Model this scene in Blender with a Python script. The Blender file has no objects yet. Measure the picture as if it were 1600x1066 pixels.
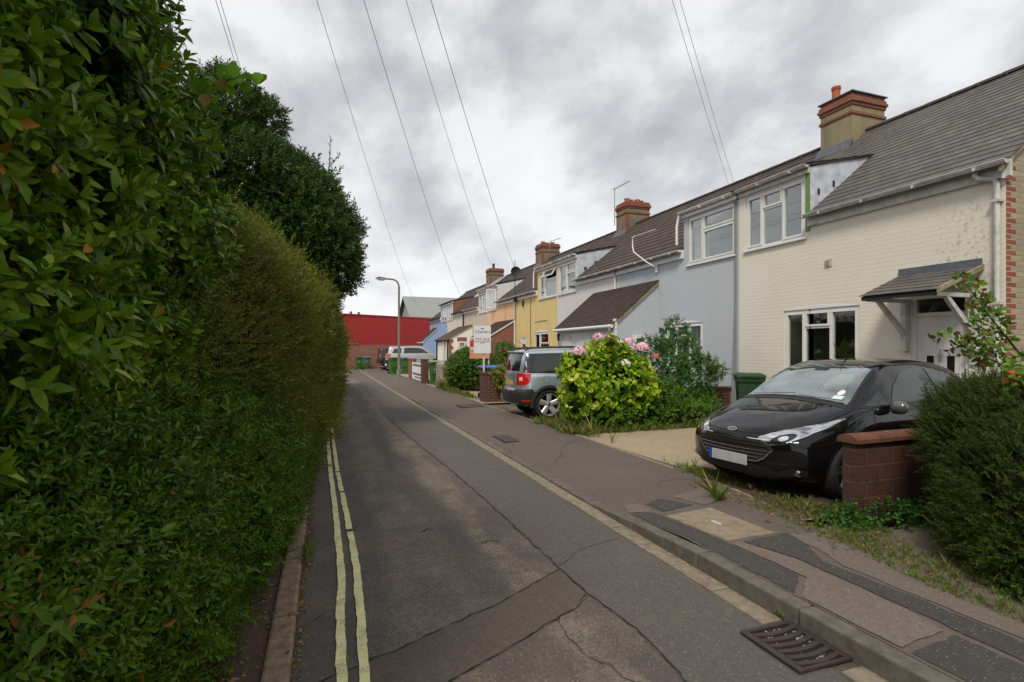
import bpy, bmesh, math, random
import numpy as np
from mathutils import Vector, Matrix
from mathutils.bvhtree import BVHTree
from mathutils.geometry import delaunay_2d_cdt
R = math.radians
random.seed(7); rng = np.random.default_rng(11)
scene = bpy.context.scene
COL = scene.collection

# ---------------- camera, sky, sun, exposure ----------------
cam = bpy.data.cameras.new('camera'); camo = bpy.data.objects.new('camera', cam); COL.objects.link(camo)
cam.sensor_width = 36; cam.lens = 18.67; cam.clip_end = 2000; cam.clip_start = 0.03
cam.shift_y = 0.0081
camo.location = (0, 0, 1.65); camo.rotation_euler = (R(90), 0, -math.atan2(.3322, .9432))
scene.camera = camo
scene.view_settings.view_transform = 'Standard'; scene.view_settings.look = 'None'
scene.view_settings.exposure = 0.74; scene.view_settings.gamma = 1

SUN_EL, SUN_AZ = R(50), R(-138)          # from the left of the lane, a little behind the camera
w = bpy.data.worlds.new('World'); scene.world = w; w.use_nodes = True
N, L = w.node_tree.nodes, w.node_tree.links
bg = N['Background']; bg.inputs['Strength'].default_value = 0.1
sky = N.new('ShaderNodeTexSky'); sky.sky_type = 'NISHITA'; sky.sun_disc = False
sky.sun_elevation = SUN_EL; sky.sun_rotation = SUN_AZ
tc = N.new('ShaderNodeTexCoord'); sp = N.new('ShaderNodeSeparateXYZ'); L.new(tc.outputs['Generated'], sp.inputs[0])
def wmath(op, a, b=None):
    n = N.new('ShaderNodeMath'); n.operation = op
    for i, v in enumerate((a, b)):
        if v is None: continue
        if isinstance(v, (int, float)): n.inputs[i].default_value = v
        else: L.new(v, n.inputs[i])
    return n.outputs[0]
zz = wmath('ADD', wmath('MAXIMUM', sp.outputs[2], 0.0), 0.42)
cx = wmath('DIVIDE', sp.outputs[0], zz); cy = wmath('DIVIDE', sp.outputs[1], zz)
cb = N.new('ShaderNodeCombineXYZ'); L.new(cx, cb.inputs[0]); L.new(cy, cb.inputs[1])
mp = N.new('ShaderNodeMapping'); mp.inputs['Rotation'].default_value = (0, 0, R(20)); mp.inputs['Scale'].default_value = (1.0, 0.85, 1)
mp.inputs['Location'].default_value = (5.3, 2.2, 0)
L.new(cb.outputs[0], mp.inputs[0])
n1 = N.new('ShaderNodeTexNoise'); n1.inputs['Scale'].default_value = 2.7; n1.inputs['Detail'].default_value = 7; n1.inputs['Roughness'].default_value = .56; n1.inputs['Distortion'].default_value = .15
L.new(mp.outputs[0], n1.inputs['Vector'])
cr = N.new('ShaderNodeValToRGB'); L.new(n1.outputs['Fac'], cr.inputs[0])
e = cr.color_ramp.elements
e[0].position = .33; e[0].color = (2.8, 2.86, 3.0, 1)
e[1].position = .68; e[1].color = (6.0, 5.95, 5.9, 1)
for p, v in ((.43, (3.75, 3.78, 3.9)), (.5, (4.7, 4.7, 4.75)), (.565, (5.6, 5.57, 5.55))):
    x = cr.color_ramp.elements.new(p); x.color = (*v, 1)
hz = wmath('SUBTRACT', 1.0, wmath('MULTIPLY', wmath('MAXIMUM', sp.outputs[2], 0.0), 3.2))
hz = wmath('MULTIPLY', wmath('MAXIMUM', hz, 0.0), .75)
hm = N.new('ShaderNodeMixRGB'); L.new(hz, hm.inputs[0]); L.new(cr.outputs[0], hm.inputs[1]); hm.inputs[2].default_value = (6.0, 6.0, 6.05, 1)
mx = N.new('ShaderNodeMixRGB'); mx.inputs[0].default_value = .93
L.new(sky.outputs[0], mx.inputs[1]); L.new(hm.outputs[0], mx.inputs[2]); L.new(mx.outputs[0], bg.inputs['Color'])

sl = bpy.data.lights.new('sun', 'SUN'); sl.energy = 1.7; sl.angle = R(14); sl.color = (1, .92, .80)
so = bpy.data.objects.new('sun', sl); COL.objects.link(so); so.location = (0, 0, 30)
sd = Vector((math.sin(SUN_AZ) * math.cos(SUN_EL), math.cos(SUN_AZ) * math.cos(SUN_EL), math.sin(SUN_EL)))
so.rotation_euler = sd.to_track_quat('Z', 'Y').to_euler()

# ---------------- helpers ----------------
ORG = {}
def tag(o, label=None, cat=None, group=None, kind=None):
    if label: o['label'] = label
    if cat: o['category'] = cat
    if group: o['group'] = group
    if kind: o['kind'] = kind
    return o
def thing(name, label, cat, loc=(0, 0, 0), rz=0, group=None):
    o = bpy.data.objects.new(name, None); COL.objects.link(o); o.empty_display_size = .2
    o.location = loc; o.rotation_euler = (0, 0, rz); ORG[o.name] = Vector(loc)
    return tag(o, label, cat, group)
def finish(name, me, mat, parent, smooth=False):
    o = bpy.data.objects.new(name, me); COL.objects.link(o)
    for m in (mat if isinstance(mat, (list, tuple)) else [mat]): me.materials.append(m)
    if parent is not None: o.parent = parent
    ORG[o.name] = ORG.get(parent.name, Vector()) if parent is not None else Vector()
    if smooth: me.polygons.foreach_set('use_smooth', [True] * len(me.polygons))
    return o
class MB:
    def __init__(s): s.v = []; s.f = []; s.m = []; s.uv = []
    def add(s, vs, fs, m=0, uvs=None):
        b = len(s.v); s.v += [tuple(p) for p in vs]
        for i, f in enumerate(fs):
            s.f.append([b + k for k in f]); s.m.append(m); s.uv.append(uvs[i] if uvs else [(0, 0)] * len(f))
        return s
    def poly(s, pts, m=0, uv=None): return s.add(pts, [list(range(len(pts)))], m, [uv] if uv else None)
    def box(s, x0, x1, y0, y1, z0, z1, m=0, M=None):
        p = [(x, y, z) for z in (z0, z1) for y in (y0, y1) for x in (x0, x1)]
        if M: p = [M(*q) for q in p]
        return s.add(p, [(0, 2, 3, 1), (4, 5, 7, 6), (0, 1, 5, 4), (2, 6, 7, 3), (0, 4, 6, 2), (1, 3, 7, 5)], m)
    def tube(s, pts, r, n=8, m=0, caps=True):
        pts = [Vector(p) for p in pts]; rr = r if isinstance(r, (list, tuple)) else [r] * len(pts)
        vs = []; ref = None
        for i, p in enumerate(pts):
            t = (pts[min(i + 1, len(pts) - 1)] - pts[max(i - 1, 0)]).normalized()
            if ref is None: ref = Vector((0, 0, 1)) if abs(t.z) < .9 else Vector((1, 0, 0))
            a = t.cross(ref).normalized(); b = a.cross(t).normalized(); ref = b
            for k in range(n):
                q = 2 * math.pi * k / n; vs.append(p + a * math.cos(q) * rr[i] + b * math.sin(q) * rr[i])
        fs = [(i * n + k, i * n + (k + 1) % n, (i + 1) * n + (k + 1) % n, (i + 1) * n + k) for i in range(len(pts) - 1) for k in range(n)]
        if caps: fs += [tuple(range(n))[::-1], tuple((len(pts) - 1) * n + k for k in range(n))]
        return s.add(vs, fs, m)
    def prism(s, poly, a, b, axis='z', m=0):
        f = {'z': lambda u, v, w: (u, v, w), 'y': lambda u, v, w: (u, w, v), 'x': lambda u, v, w: (w, u, v)}[axis]
        n = len(poly); vs = [f(u, v, a) for u, v in poly] + [f(u, v, b) for u, v in poly]
        return s.add(vs, [tuple(range(n))[::-1], tuple(range(n, 2 * n))] + [(i, (i + 1) % n, n + (i + 1) % n, n + i) for i in range(n)], m)
    def lathe(s, prof, c=(0, 0, 0), n=20, m=0, axis='z'):
        vs = []; 
        for r, h in prof:
            for k in range(n):
                q = 2 * math.pi * k / n; u, v = r * math.cos(q), r * math.sin(q)
                p = {'z': (u, v, h), 'y': (u, h, v), 'x': (h, u, v)}[axis]
                vs.append((p[0] + c[0], p[1] + c[1], p[2] + c[2]))
        fs = [(i * n + k, i * n + (k + 1) % n, (i + 1) * n + (k + 1) % n, (i + 1) * n + k) for i in range(len(prof) - 1) for k in range(n)]
        return s.add(vs, fs, m)
    def build(s, name, mat, parent=None, smooth=False, bevel=0, recalc=True):
        o0 = ORG.get(parent.name, Vector()) if parent is not None else Vector()
        me = bpy.data.meshes.new(name)
        me.from_pydata([(p[0] - o0.x, p[1] - o0.y, p[2] - o0.z) for p in s.v], [], s.f)
        me.polygons.foreach_set('material_index', s.m)
        if any(u != (0, 0) for f in s.uv for u in f):
            l = me.uv_layers.new(name='UVMap'); l.data.foreach_set('uv', [c for f in s.uv for u in f for c in u])
        if recalc:
            bm = bmesh.new(); bm.from_mesh(me); bmesh.ops.recalc_face_normals(bm, faces=bm.faces); bm.to_mesh(me); bm.free()
        o = finish(name, me, mat, parent, smooth)
        if smooth == 'auto':
            me.polygons.foreach_set('use_smooth', [True] * len(me.polygons))
            md = o.modifiers.new('e', 'EDGE_SPLIT'); md.split_angle = R(40)
        if bevel:
            md = o.modifiers.new('b', 'BEVEL'); md.width = bevel; md.segments = 2; md.limit_method = 'ANGLE'; md.angle_limit = R(35)
        return o
def struct(name, mb, mat, **k):
    o = mb.build(name, mat, None, **k); o['kind'] = 'structure'; return o
def text_mesh(body, size, mat, parent, M, name='lettering', ext=.002, align='CENTER'):
    cu = bpy.data.curves.new(name, 'FONT'); cu.body = body; cu.size = size; cu.extrude = ext; cu.align_x = align; cu.resolution_u = 3
    t = bpy.data.objects.new(name, cu); COL.objects.link(t)
    me = bpy.data.meshes.new_from_object(t.evaluated_get(bpy.context.evaluated_depsgraph_get()))
    bpy.data.objects.remove(t); me.transform(M)
    return finish(name, me, mat, parent)
def copy_tree(o, parent=None):
    c = o.copy(); COL.objects.link(c); c.parent = parent
    for ch in o.children: copy_tree(ch, c)
    return c

# ---------------- materials ----------------
def srgb(r, g, b):
    f = lambda c: ((c / 255 + .055) / 1.055) ** 2.4 if c > 10 else c / 255 / 12.92
    return (f(r), f(g), f(b))
class NT:
    def __init__(s, name):
        s.m = bpy.data.materials.new(name); s.m.use_nodes = True; s.t = s.m.node_tree; s.b = s.t.nodes['Principled BSDF']
    def n(s, typ, **k):
        x = s.t.nodes.new('ShaderNode' + typ)
        for a, v in k.items():
            if a.startswith('_'): setattr(x, a[1:], v)
            else:
                i = x.inputs[a.replace('__', ' ')] if not a.startswith('i') or not a[1:].isdigit() else x.inputs[int(a[1:])]
                if hasattr(v, 'is_linked'): s.t.links.new(v, i)
                else: i.default_value = v
        return x
    def math(s, op, a, b=0.0): return s.n('Math', _operation=op, i0=a, i1=b).outputs[0]
    def noise(s, vec, scale, detail=4, rough=.55, dist=0):
        return s.n('TexNoise', Vector=vec, Scale=scale, Detail=detail, Roughness=rough, Distortion=dist).outputs['Fac']
    def ramp(s, fac, *st):
        x = s.n('ValToRGB', i0=fac); el = x.color_ramp.elements
        while len(el) < len(st): el.new(.5)
        for q, (p, c) in zip(el, st): q.position = p; q.color = (c, c, c, 1) if isinstance(c, (int, float)) else (*c[:3], 1)
        return x.outputs[0]
    def mix(s, fac, a, b, mode='MIX'):
        a = (*a, 1) if isinstance(a, tuple) and len(a) == 3 else a; b = (*b, 1) if isinstance(b, tuple) and len(b) == 3 else b
        return s.n('MixRGB', _blend_type=mode, i0=fac, i1=a, i2=b).outputs[0]
    def set(s, k, v):
        i = s.b.inputs[k]
        if hasattr(v, 'is_linked'): s.t.links.new(v, i)
        else: i.default_value = (*v, 1) if isinstance(v, tuple) and len(v) == 3 else v
    def bump(s, h, strength, dist=.01, normal=None):
        x = s.n('Bump', Height=h, Strength=strength, Distance=dist)
        if normal is not None: s.t.links.new(normal, x.inputs['Normal'])
        return x.outputs[0]
    def obj(s): return s.n('TexCoord').outputs['Object']
    def wallvec(s):
        g = s.n('NewGeometry'); sx = s.n('SeparateXYZ', i0=g.outputs['Normal']); p = s.n('SeparateXYZ', i0=s.obj())
        isx = s.math('GREATER_THAN', s.math('ABSOLUTE', sx.outputs[0]), .6)
        u = s.math('ADD', s.math('MULTIPLY', p.outputs[1], isx), s.math('MULTIPLY', p.outputs[0], s.math('SUBTRACT', 1.0, isx)))
        v = s.math('ADD', p.outputs[2], s.math('MULTIPLY', s.math('GREATER_THAN', s.math('ABSOLUTE', sx.outputs[2]), .7), p.outputs[0]))
        return s.n('CombineXYZ', i0=u, i1=v).outputs[0]
def plain(name, c, rough=.6, metal=0, coat=0, var=.0, scale=6, bump=0, bscale=60, spec=.5, c2=None):
    t = NT(name); t.set('Roughness', rough); t.set('Metallic', metal); t.set('Coat Weight', coat); t.set('Specular IOR Level', spec)
    if coat: t.set('Coat Roughness', .04)
    if c2 or var:
        d = c2 or tuple(x * (1 - var) for x in c); o = t.obj()
        f = t.ramp(t.noise(o, scale, 6, .62), (.36, 0), (.66, 1)); t.set('Base Color', t.mix(f, c, d))
    else: t.set('Base Color', c)
    if bump: t.set('Normal', t.bump(t.noise(t.obj(), bscale, 4), bump, .004))
    return t.m
def brick(name, c1, c2, mcol, bw=.225, bh=.075, mort=.01, paint=None, bump=.6, dirt=.25, dirtcol=(.08, .07, .06), c3=None, bias=0, flake=None):
    t = NT(name); v = t.wallvec(); v = t.n('MixRGB', _blend_type='ADD', i0=(.011 if paint else .003), i1=v, i2=t.n('TexNoise', Vector=t.obj(), Scale=5.0, Detail=4).outputs['Color']).outputs[0]
    b = t.n('TexBrick', Vector=v, Color1=(*c1, 1), Color2=(*c2, 1), Mortar=(*mcol, 1), Scale=1.0, Mortar__Size=mort, Mortar__Smooth=.3, Bias=bias, Brick__Width=bw, Row__Height=bh)
    o = t.obj(); big = t.noise(o, 1.1, 6, .65); fine = t.noise(o, 45, 4, .6)
    if paint:
        col = t.mix(t.math('MULTIPLY', b.outputs['Fac'], t.math('MULTIPLY', t.ramp(t.noise(o, 2.5, 5, .7), (.40, 0), (.75, 1)), .22)), paint, tuple(x * .72 for x in paint))
        col = t.mix(t.math('MULTIPLY', t.ramp(fine, (.4, 0), (.7, 1)), .12), col, tuple(x * .7 for x in paint))
    else:
        col = b.outputs['Color']; col = t.mix(t.math('MULTIPLY', t.ramp(fine, (.35, 0), (.75, 1)), .35), col, tuple(x * .5 for x in c2))
        if c3: col = t.mix(t.ramp(t.noise(o, 9, 3), (.52, 0), (.58, .6)), col, c3)
    col = t.mix(t.math('MULTIPLY', t.ramp(big, (.45, 0), (.75, 1)), dirt), col, dirtcol)
    if flake:
        sp_ = t.n('SeparateXYZ', i0=o); fy, fz, fr = flake
        d = t.math('ADD', t.math('POWER', t.math('SUBTRACT', sp_.outputs[1], fy), 2.0), t.math('POWER', t.math('MULTIPLY', t.math('SUBTRACT', sp_.outputs[2], fz), .6), 2.0))
        m_ = t.math('MULTIPLY', t.math('LESS_THAN', d, fr * fr), t.ramp(t.noise(o, 13, 6, .7), (.52, 0), (.66, .6)))
        col = t.mix(m_, col, (.16, .16, .15))
    t.set('Base Color', col); t.set('Roughness', .85 if not paint else .7)
    hgt = t.math('ADD', t.math('MULTIPLY', t.math('SUBTRACT', 1.0, b.outputs['Fac']), .8), t.math('MULTIPLY', t.noise(o, 30, 5, .7), .5))
    t.set('Normal', t.bump(hgt, bump, .012)); return t.m
def render_wall(name, c, dirt=.2, bump=.25):
    t = NT(name); o = t.obj(); st = t.n('Mapping', Vector=o, Scale=(3, 3, .45)).outputs[0]
    a = t.ramp(t.noise(st, 1.3, 6, .6), (.42, 0), (.75, 1)); col = t.mix(t.math('MULTIPLY', a, dirt), c, tuple(x * .45 for x in c))
    col = t.mix(t.math('MULTIPLY', t.ramp(t.noise(o, 5, 6, .7), (.5, 0), (.8, 1)), dirt * .7), col, tuple(x * .6 for x in c))
    t.set('Base Color', col); t.set('Roughness', .85); t.set('Normal', t.bump(t.noise(o, 70, 4, .7), bump, .006)); return t.m
def tile(name, c1, c2, c3, w=.25, h=.2, bump=.35, rough=.75, lichen=None, rib=0):
    t = NT(name); uv = t.n('TexCoord').outputs['UV']
    b = t.n('TexBrick', Vector=uv, Color1=(*c1, 1), Color2=(*c2, 1), Mortar=(.012, .011, .01, 1), Scale=1.0, Mortar__Size=.005, Mortar__Smooth=.1, Brick__Width=w, Row__Height=h)
    o = t.obj(); col = t.mix(t.ramp(t.noise(o, 2.2, 6, .65), (.42, 0), (.68, .7)), b.outputs['Color'], c3)
    st = t.n('Mapping', Vector=uv, Scale=(9, 1.6, 1)).outputs[0]
    col = t.mix(t.math('MULTIPLY', t.ramp(t.noise(st, 3, 5, .7), (.5, 0), (.75, 1)), .45), col, tuple(min(1, x * 2.1) for x in c1))
    if lichen: col = t.mix(t.ramp(t.noise(o, 7, 6, .7), (.62, 0), (.7, .6)), col, lichen)
    t.set('Base Color', col); t.set('Roughness', rough)
    hh = t.math('ADD', t.math('MULTIPLY', t.math('SUBTRACT', 1.0, b.outputs['Fac']), .7), t.math('MULTIPLY', t.noise(o, 25, 4), .5))
    if rib:
        su = t.n('SeparateXYZ', i0=uv); hh = t.math('ADD', hh, t.math('MULTIPLY', t.math('ABSOLUTE', t.math('SINE', t.math('MULTIPLY', su.outputs[0], math.pi / rib))), 1.6))
    t.set('Normal', t.bump(hh, bump, .015)); return t.m
def asphalt(name, c, speck, tan=None, tanfac=.0, rough=.9, scale=1.0, bump=.5, sp=(.60, .66)):
    t = NT(name); o = t.obj(); fine = t.noise(o, 220 * scale, 3, .7); mid = t.noise(o, 30, 5, .65); big = t.noise(o, .9, 5, .6)
    col = t.mix(t.ramp(mid, (.3, 0), (.75, 1)), tuple(x * .72 for x in c), tuple(x * 1.25 for x in c))
    col = t.mix(t.math('MULTIPLY', t.ramp(t.noise(o, 130 * scale, 2, .6), (.5, 0), (.7, 1)), .55), col, tuple(x * 1.9 for x in c))
    col = t.mix(t.math('MULTIPLY', t.ramp(t.noise(o, 3.5, 6, .7), (.55, 0), (.72, 1)), .35), col, tuple(x * 1.45 for x in c))
    col = t.mix(t.math('MULTIPLY', t.ramp(big, (.35, 0), (.7, 1)), .35), col, tuple(x * .6 for x in c))
    vor = t.n('TexVoronoi', Vector=o, Scale=95 * scale); vc = t.n('SeparateXYZ', i0=vor.outputs['Color'])
    pick = t.math('MULTIPLY', t.math('GREATER_THAN', vc.outputs[0], .80), t.math('LESS_THAN', vor.outputs['Distance'], t.math('MULTIPLY', vc.outputs[1], .42)))
    col = t.mix(t.math('MULTIPLY', pick, .75), col, speck)
    if tan:
        p = t.n('SeparateXYZ', i0=o); wob = t.noise(t.n('Mapping', Vector=o, Scale=(1.3, .35, 1)).outputs[0], 1.0, 5, .6)
        x = t.math('ADD', p.outputs[0], t.math('MULTIPLY', t.math('SUBTRACT', wob, .5), .9))
        lane = None
        for cx_, wd in ((.62, .30), (1.32, .20)):
            q = t.math('SUBTRACT', 1.0, t.math('DIVIDE', t.math('ABSOLUTE', t.math('SUBTRACT', x, cx_)), wd)); q = t.math('MAXIMUM', q, 0.0)
            lane = q if lane is None else t.math('MAXIMUM', lane, q)
        brk = t.ramp(t.noise(o, 2.2, 7, .72), (.30, 0), (.72, 1)); grain = t.ramp(t.noise(o, 60, 5, .8), (.42, 0), (.53, 1))
        f = t.math('MULTIPLY', t.math('MULTIPLY', t.math('MINIMUM', t.math('MULTIPLY', lane, 1.8), 1.0), brk), t.math('ADD', t.math('MULTIPLY', grain, .95), .03))
        f2 = t.math('MULTIPLY', t.ramp(t.noise(o, 1.7, 5, .6), (.45, 0), (.7, .35)), grain)
        col = t.mix(t.math('MULTIPLY', t.math('MAXIMUM', f, f2), tanfac), col, tan)
    t.set('Base Color', col); t.set('Roughness', rough)
    t.set('Normal', t.bump(t.math('ADD', fine, t.math('MULTIPLY', mid, .6)), bump, .006)); return t.m
def leafmat(name, a, b, odd=(.25, .16, .03), oddamt=.02, rough=.42, trans=.25, young=None, back=1.5):
    k_ = 1.3; a, b = tuple(x * k_ for x in a), tuple(x * k_ for x in b)
    t = NT(name); tint = t.n('Attribute', _attribute_name='tint').outputs['Fac']
    if young: col = t.ramp(tint, (0, a), (.55, b), (.86, b), (.93, young))
    else: col = t.ramp(tint, (0, a), (.95, b))
    col = t.mix(t.math('GREATER_THAN', tint, 1 - oddamt), col, odd)
    geo = t.n('NewGeometry').outputs['Backfacing']
    col = t.mix(t.math('MULTIPLY', geo, .5), col, tuple(min(1, x * back + .01) for x in b))
    t.set('Base Color', col); t.set('Roughness', rough); t.set('Specular IOR Level', .13)
    tr = t.n('BsdfTranslucent'); t.t.links.new(t.mix(.3, col, (.12, .2, .01)), tr.inputs[0])
    ms = t.n('MixShader', i0=trans); t.t.links.new(t.b.outputs[0], ms.inputs[1]); t.t.links.new(tr.outputs[0], ms.inputs[2])
    t.t.links.new(ms.outputs[0], t.t.nodes['Material Output'].inputs[0]); return t.m
def glassmat(name, refl=.12, tint=(.75, .8, .78)):
    t = NT(name); lw = t.n('LayerWeight', Blend=.35).outputs['Facing']
    f = t.math('ADD', refl, t.math('MULTIPLY', t.math('POWER', lw, 2.2), .55))
    tr = t.n('BsdfTransparent', i0=(*tint, 1)); gl = t.n('BsdfGlossy', i0=(.9, .93, .92, 1), Roughness=.015)
    wv = t.bump(t.noise(t.obj(), 1.6, 2), .06, .03); t.t.links.new(wv, gl.inputs['Normal'])
    ms = t.n('MixShader', i0=f); t.t.links.new(tr.outputs[0], ms.inputs[1]); t.t.links.new(gl.outputs[0], ms.inputs[2])
    t.t.links.new(ms.outputs[0], t.t.nodes['Material Output'].inputs[0]); return t.m

M = {}
M['upvc'] = plain('white_upvc', (.66, .66, .64), .35, var=.08, scale=4)
M['oldwhite'] = plain('weathered_white', (.55, .54, .5), .5, var=.35, scale=7)
M['glass'] = glassmat('window_glass', .30); M['glassdark'] = glassmat('window_glass_low', .10)
M['lead'] = plain('lead_flashing', (.11, .125, .15), .5, .2, var=.4, scale=9, bump=.2, bscale=12)
M['leadpale'] = plain('weathered_lead', (.58, .61, .65), .55, 0, c2=(.36, .41, .47), scale=5, bump=.2, bscale=10)
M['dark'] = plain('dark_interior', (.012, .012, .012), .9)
M['curtain'] = plain('curtain_cloth', (.42, .41, .38), .9, var=.3, scale=11)
M['black'] = plain('black_plastic', (.012, .012, .013), .5)
M['slate'] = tile('slate_roof', (.072, .069, .065), (.120, .113, .104), (.06, .05, .042), .24, .19, .5, .62, lichen=(.19, .12, .06))
M['tile'] = tile('brown_tile_roof', (.050, .034, .027), (.080, .052, .040), (.028, .021, .018), .3, .3, .6, .85, lichen=(.10, .085, .06), rib=.15)
M['porchtile'] = tile('dark_plain_tile', (.040, .025, .021), (.062, .036, .028), (.024, .018, .016), .165, .1, .5, .85, lichen=(.1, .09, .075))
M['oldtile'] = tile('weathered_tile', (.10, .06, .045), (.16, .09, .065), (.06, .045, .035), .165, .1, .5, .85, lichen=(.2, .16, .1))
M['ridge'] = plain('ridge_tile', (.05, .038, .032), .85, var=.4, bump=.3)
M['redbrick'] = brick('red_brick', (.32, .095, .042), (.18, .052, .03), (.22, .18, .15), dirt=.35)
M['darkbrick'] = brick('dark_red_brick', (.12, .032, .022), (.075, .024, .02), (.15, .12, .1), dirt=.4)
M['quoin'] = brick('red_quoin_brick', (.34, .085, .035), (.22, .055, .03), (.4, .34, .26), dirt=.2)
M['yellowbrick'] = brick('buff_brick', (.42, .35, .21), (.30, .25, .16), (.30, .26, .2), dirt=.25)
M['chimbrick'] = brick('weathered_stock_brick', (.22, .18, .11), (.15, .12, .08), (.24, .2, .15), dirt=.45)
M['chimred'] = brick('chimney_red_brick', (.28, .07, .03), (.17, .045, .028), (.2, .15, .1), dirt=.35)
M['chimrender'] = render_wall('mossy_render', (.25, .21, .125), .75, .5)
M['block'] = brick('rock_faced_block', (.088, .030, .018), (.055, .022, .015), (.11, .065, .045), .34, .148, .009, bump=1.0, dirt=.75, dirtcol=(.03, .02, .012), c3=(.045, .018, .014))
M['terracotta'] = plain('terracotta', (.42, .10, .035), .7, var=.3, scale=8)
M['cream'] = brick('cream_painted_brick', (0, 0, 0), (0, 0, 0), (0, 0, 0), paint=(.66, .62, .53), bump=.30, dirt=.12, dirtcol=(.3, .25, .17), flake=(-2.05, 3.15, .42))
M['pale'] = brick('pale_painted_brick', (0, 0, 0), (0, 0, 0), (0, 0, 0), paint=(.60, .59, .59), bump=.35, dirt=.1, dirtcol=(.3, .29, .27))
M['yellow'] = render_wall('yellow_painted', (.64, .50, .22), .22)
M['peach'] = render_wall('peach_painted', (.72, .46, .26), .15)
M['farcream'] = render_wall('stone_painted', (.52, .47, .37), .2)
M['farwhite'] = render_wall('offwhite_painted', (.60, .57, .47), .15)
M['white'] = render_wall('white_render', (.72, .70, .66), .15)
M['blue'] = render_wall('blue_painted', (.27, .37, .54), .15)
M['grey'] = render_wall('bluegrey_render', (.42, .445, .475), .08, .2)
M['concrete'] = plain('concrete', (.24, .20, .145), .9, c2=(.14, .115, .085), scale=14, bump=.5, bscale=120)
M['kerbc'] = plain('kerb_concrete', (.135, .12, .10), .9, c2=(.075, .066, .055), scale=12, bump=.6, bscale=150)
M['leftkerb'] = plain('stained_kerb_concrete', (.25, .18, .115), .9, c2=(.13, .085, .055), scale=16, bump=.7, bscale=110)
M['timber'] = plain('weathered_timber', (.33, .28, .16), .8, var=.5, scale=10)
M['metalgrey'] = plain('galvanised', (.36, .37, .34), .5, .5, var=.25)
M['lampgreen'] = plain('lamp_paint', (.20, .20, .155), .6, var=.3, scale=5)
M['silver'] = plain('silver_metal', (.6, .6, .6), .3, .9)
M['wire'] = plain('wire_black', (.03, .03, .03), .7)
M['wiregrey'] = plain('wire_grey', (.22, .22, .22), .7)
M['castiron'] = plain('rusty_cast_iron', (.040, .033, .031), .6, .3, c2=(.065, .042, .034), scale=22, bump=.4, bscale=90)
M['green'] = plain('green_bin_plastic', (.035, .13, .022), .45, var=.25, scale=5)
M['darkgreen'] = plain('dark_green_bin_plastic', (.010, .05, .018), .45, var=.25, scale=5)
M['bluelid'] = plain('blue_lid_plastic', (.06, .17, .48), .45, var=.2)
M['greenlid'] = plain('faded_green_lid', (.17, .30, .13), .5, var=.2)
M['letter'] = plain('white_lettering', (.7, .7, .68), .6)
M['blackpaint'] = plain('black_paint', (.02, .02, .02), .5)
M['soil'] = plain('soil', (.045, .028, .02), .95, c2=(.09, .055, .035), scale=18, bump=1, bscale=40)
M['bark'] = plain('bark', (.07, .045, .03), .9, var=.5, bump=.6)
M['blockcore'] = plain('light_block_core', (.012, .013, .006), 1.0, spec=.0)  # near-black colour of the solid cores added to block light inside plants
# ---------------- ground, road, pavement ----------------
M['road'] = asphalt('road_asphalt', (.080, .068, .059), (.34, .29, .23), (.29, .23, .16), .85)
M['road_new'] = asphalt('newer_asphalt', (.086, .077, .067), (.30, .27, .22), None)
M['trench'] = asphalt('trench_asphalt', (.088, .068, .055), (.22, .19, .15), None, bump=.35)
M['pave'] = asphalt('pavement_asphalt', (.100, .081, .068), (.24, .2, .16), None, bump=.35)
M['pave_dark'] = asphalt('dark_pavement_asphalt', (.045, .041, .038), (.3, .27, .23), None)
M['pave_light'] = asphalt('light_pavement_asphalt', (.135, .108, .090), (.3, .27, .23), None)
M['gravel'] = asphalt('tan_gravel', (.33, .26, .175), (.66, .56, .42), None, scale=.55, bump=1.0)
M['hard'] = asphalt('worn_driveway', (.12, .10, .075), (.3, .26, .2), None, bump=.7)
M['farpave'] = asphalt('pale_yard', (.34, .27, .19), (.5, .42, .3), None)
t = NT('yellow_road_paint'); o_ = t.obj()
c_ = t.mix(t.ramp(t.noise(o_, 9, 6, .7), (.4, 0), (.7, 1)), (.76, .71, .36), (.56, .51, .27))
wr = t.math('MULTIPLY', t.ramp(t.noise(o_, 6, 5, .6), (.45, 0), (.65, 1)), t.ramp(t.noise(o_, 110, 4, .8), (.50, 0), (.56, 1)))
t.set('Base Color', t.mix(t.math('MULTIPLY', wr, .85), c_, (.10, .09, .07))); t.set('Roughness', .75); t.set('Normal', t.bump(t.noise(o_, 150, 4), .5, .004)); M['paint'] = t.m
M['crack'] = plain('road_crack', (.022, .019, .016), 1)

g = MB(); g.poly([(-700, -300, -.03), (700, -300, -.03), (700, 900, -.03), (-700, 900, -.03)])
struct('ground', g, M['soil'])
g = MB(); xs = [-.16, .6, 1.4, 2.0, 2.34, 2.5, 2.62]
ys = [-4 + i * 1.0 for i in range(50)]
for i in range(len(xs) - 1):
    for j in range(len(ys) - 1):
        g.poly([(x, y, .012 * math.sin(min(1, max(0, (x + .16) / 2.7)) * math.pi)) for x, y in ((xs[i], ys[j]), (xs[i + 1], ys[j]), (xs[i + 1], ys[j + 1]), (xs[i], ys[j + 1]))])
struct('road', g, M['road'], smooth=True)
def roadz(x): 
    q = xs; zf = lambda x: .012 * math.sin(min(1, max(0, (x + .16) / 2.7)) * math.pi)
    for a, b in zip(q, q[1:]):
        if a <= x <= b: return zf(a) + (zf(b) - zf(a)) * (x - a) / (b - a)
    return 0
def hk(y):       # height of the kerb
    pts = [(-9, .125), (3.6, .125), (4.9, .03), (15.2, .03), (16.2, .09), (17.6, .03), (60, .03)]
    for (a, p), (b, q) in zip(pts, pts[1:]):
        if y <= b: return p + (q - p) * (y - a) / (b - a)
    return .03
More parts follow.
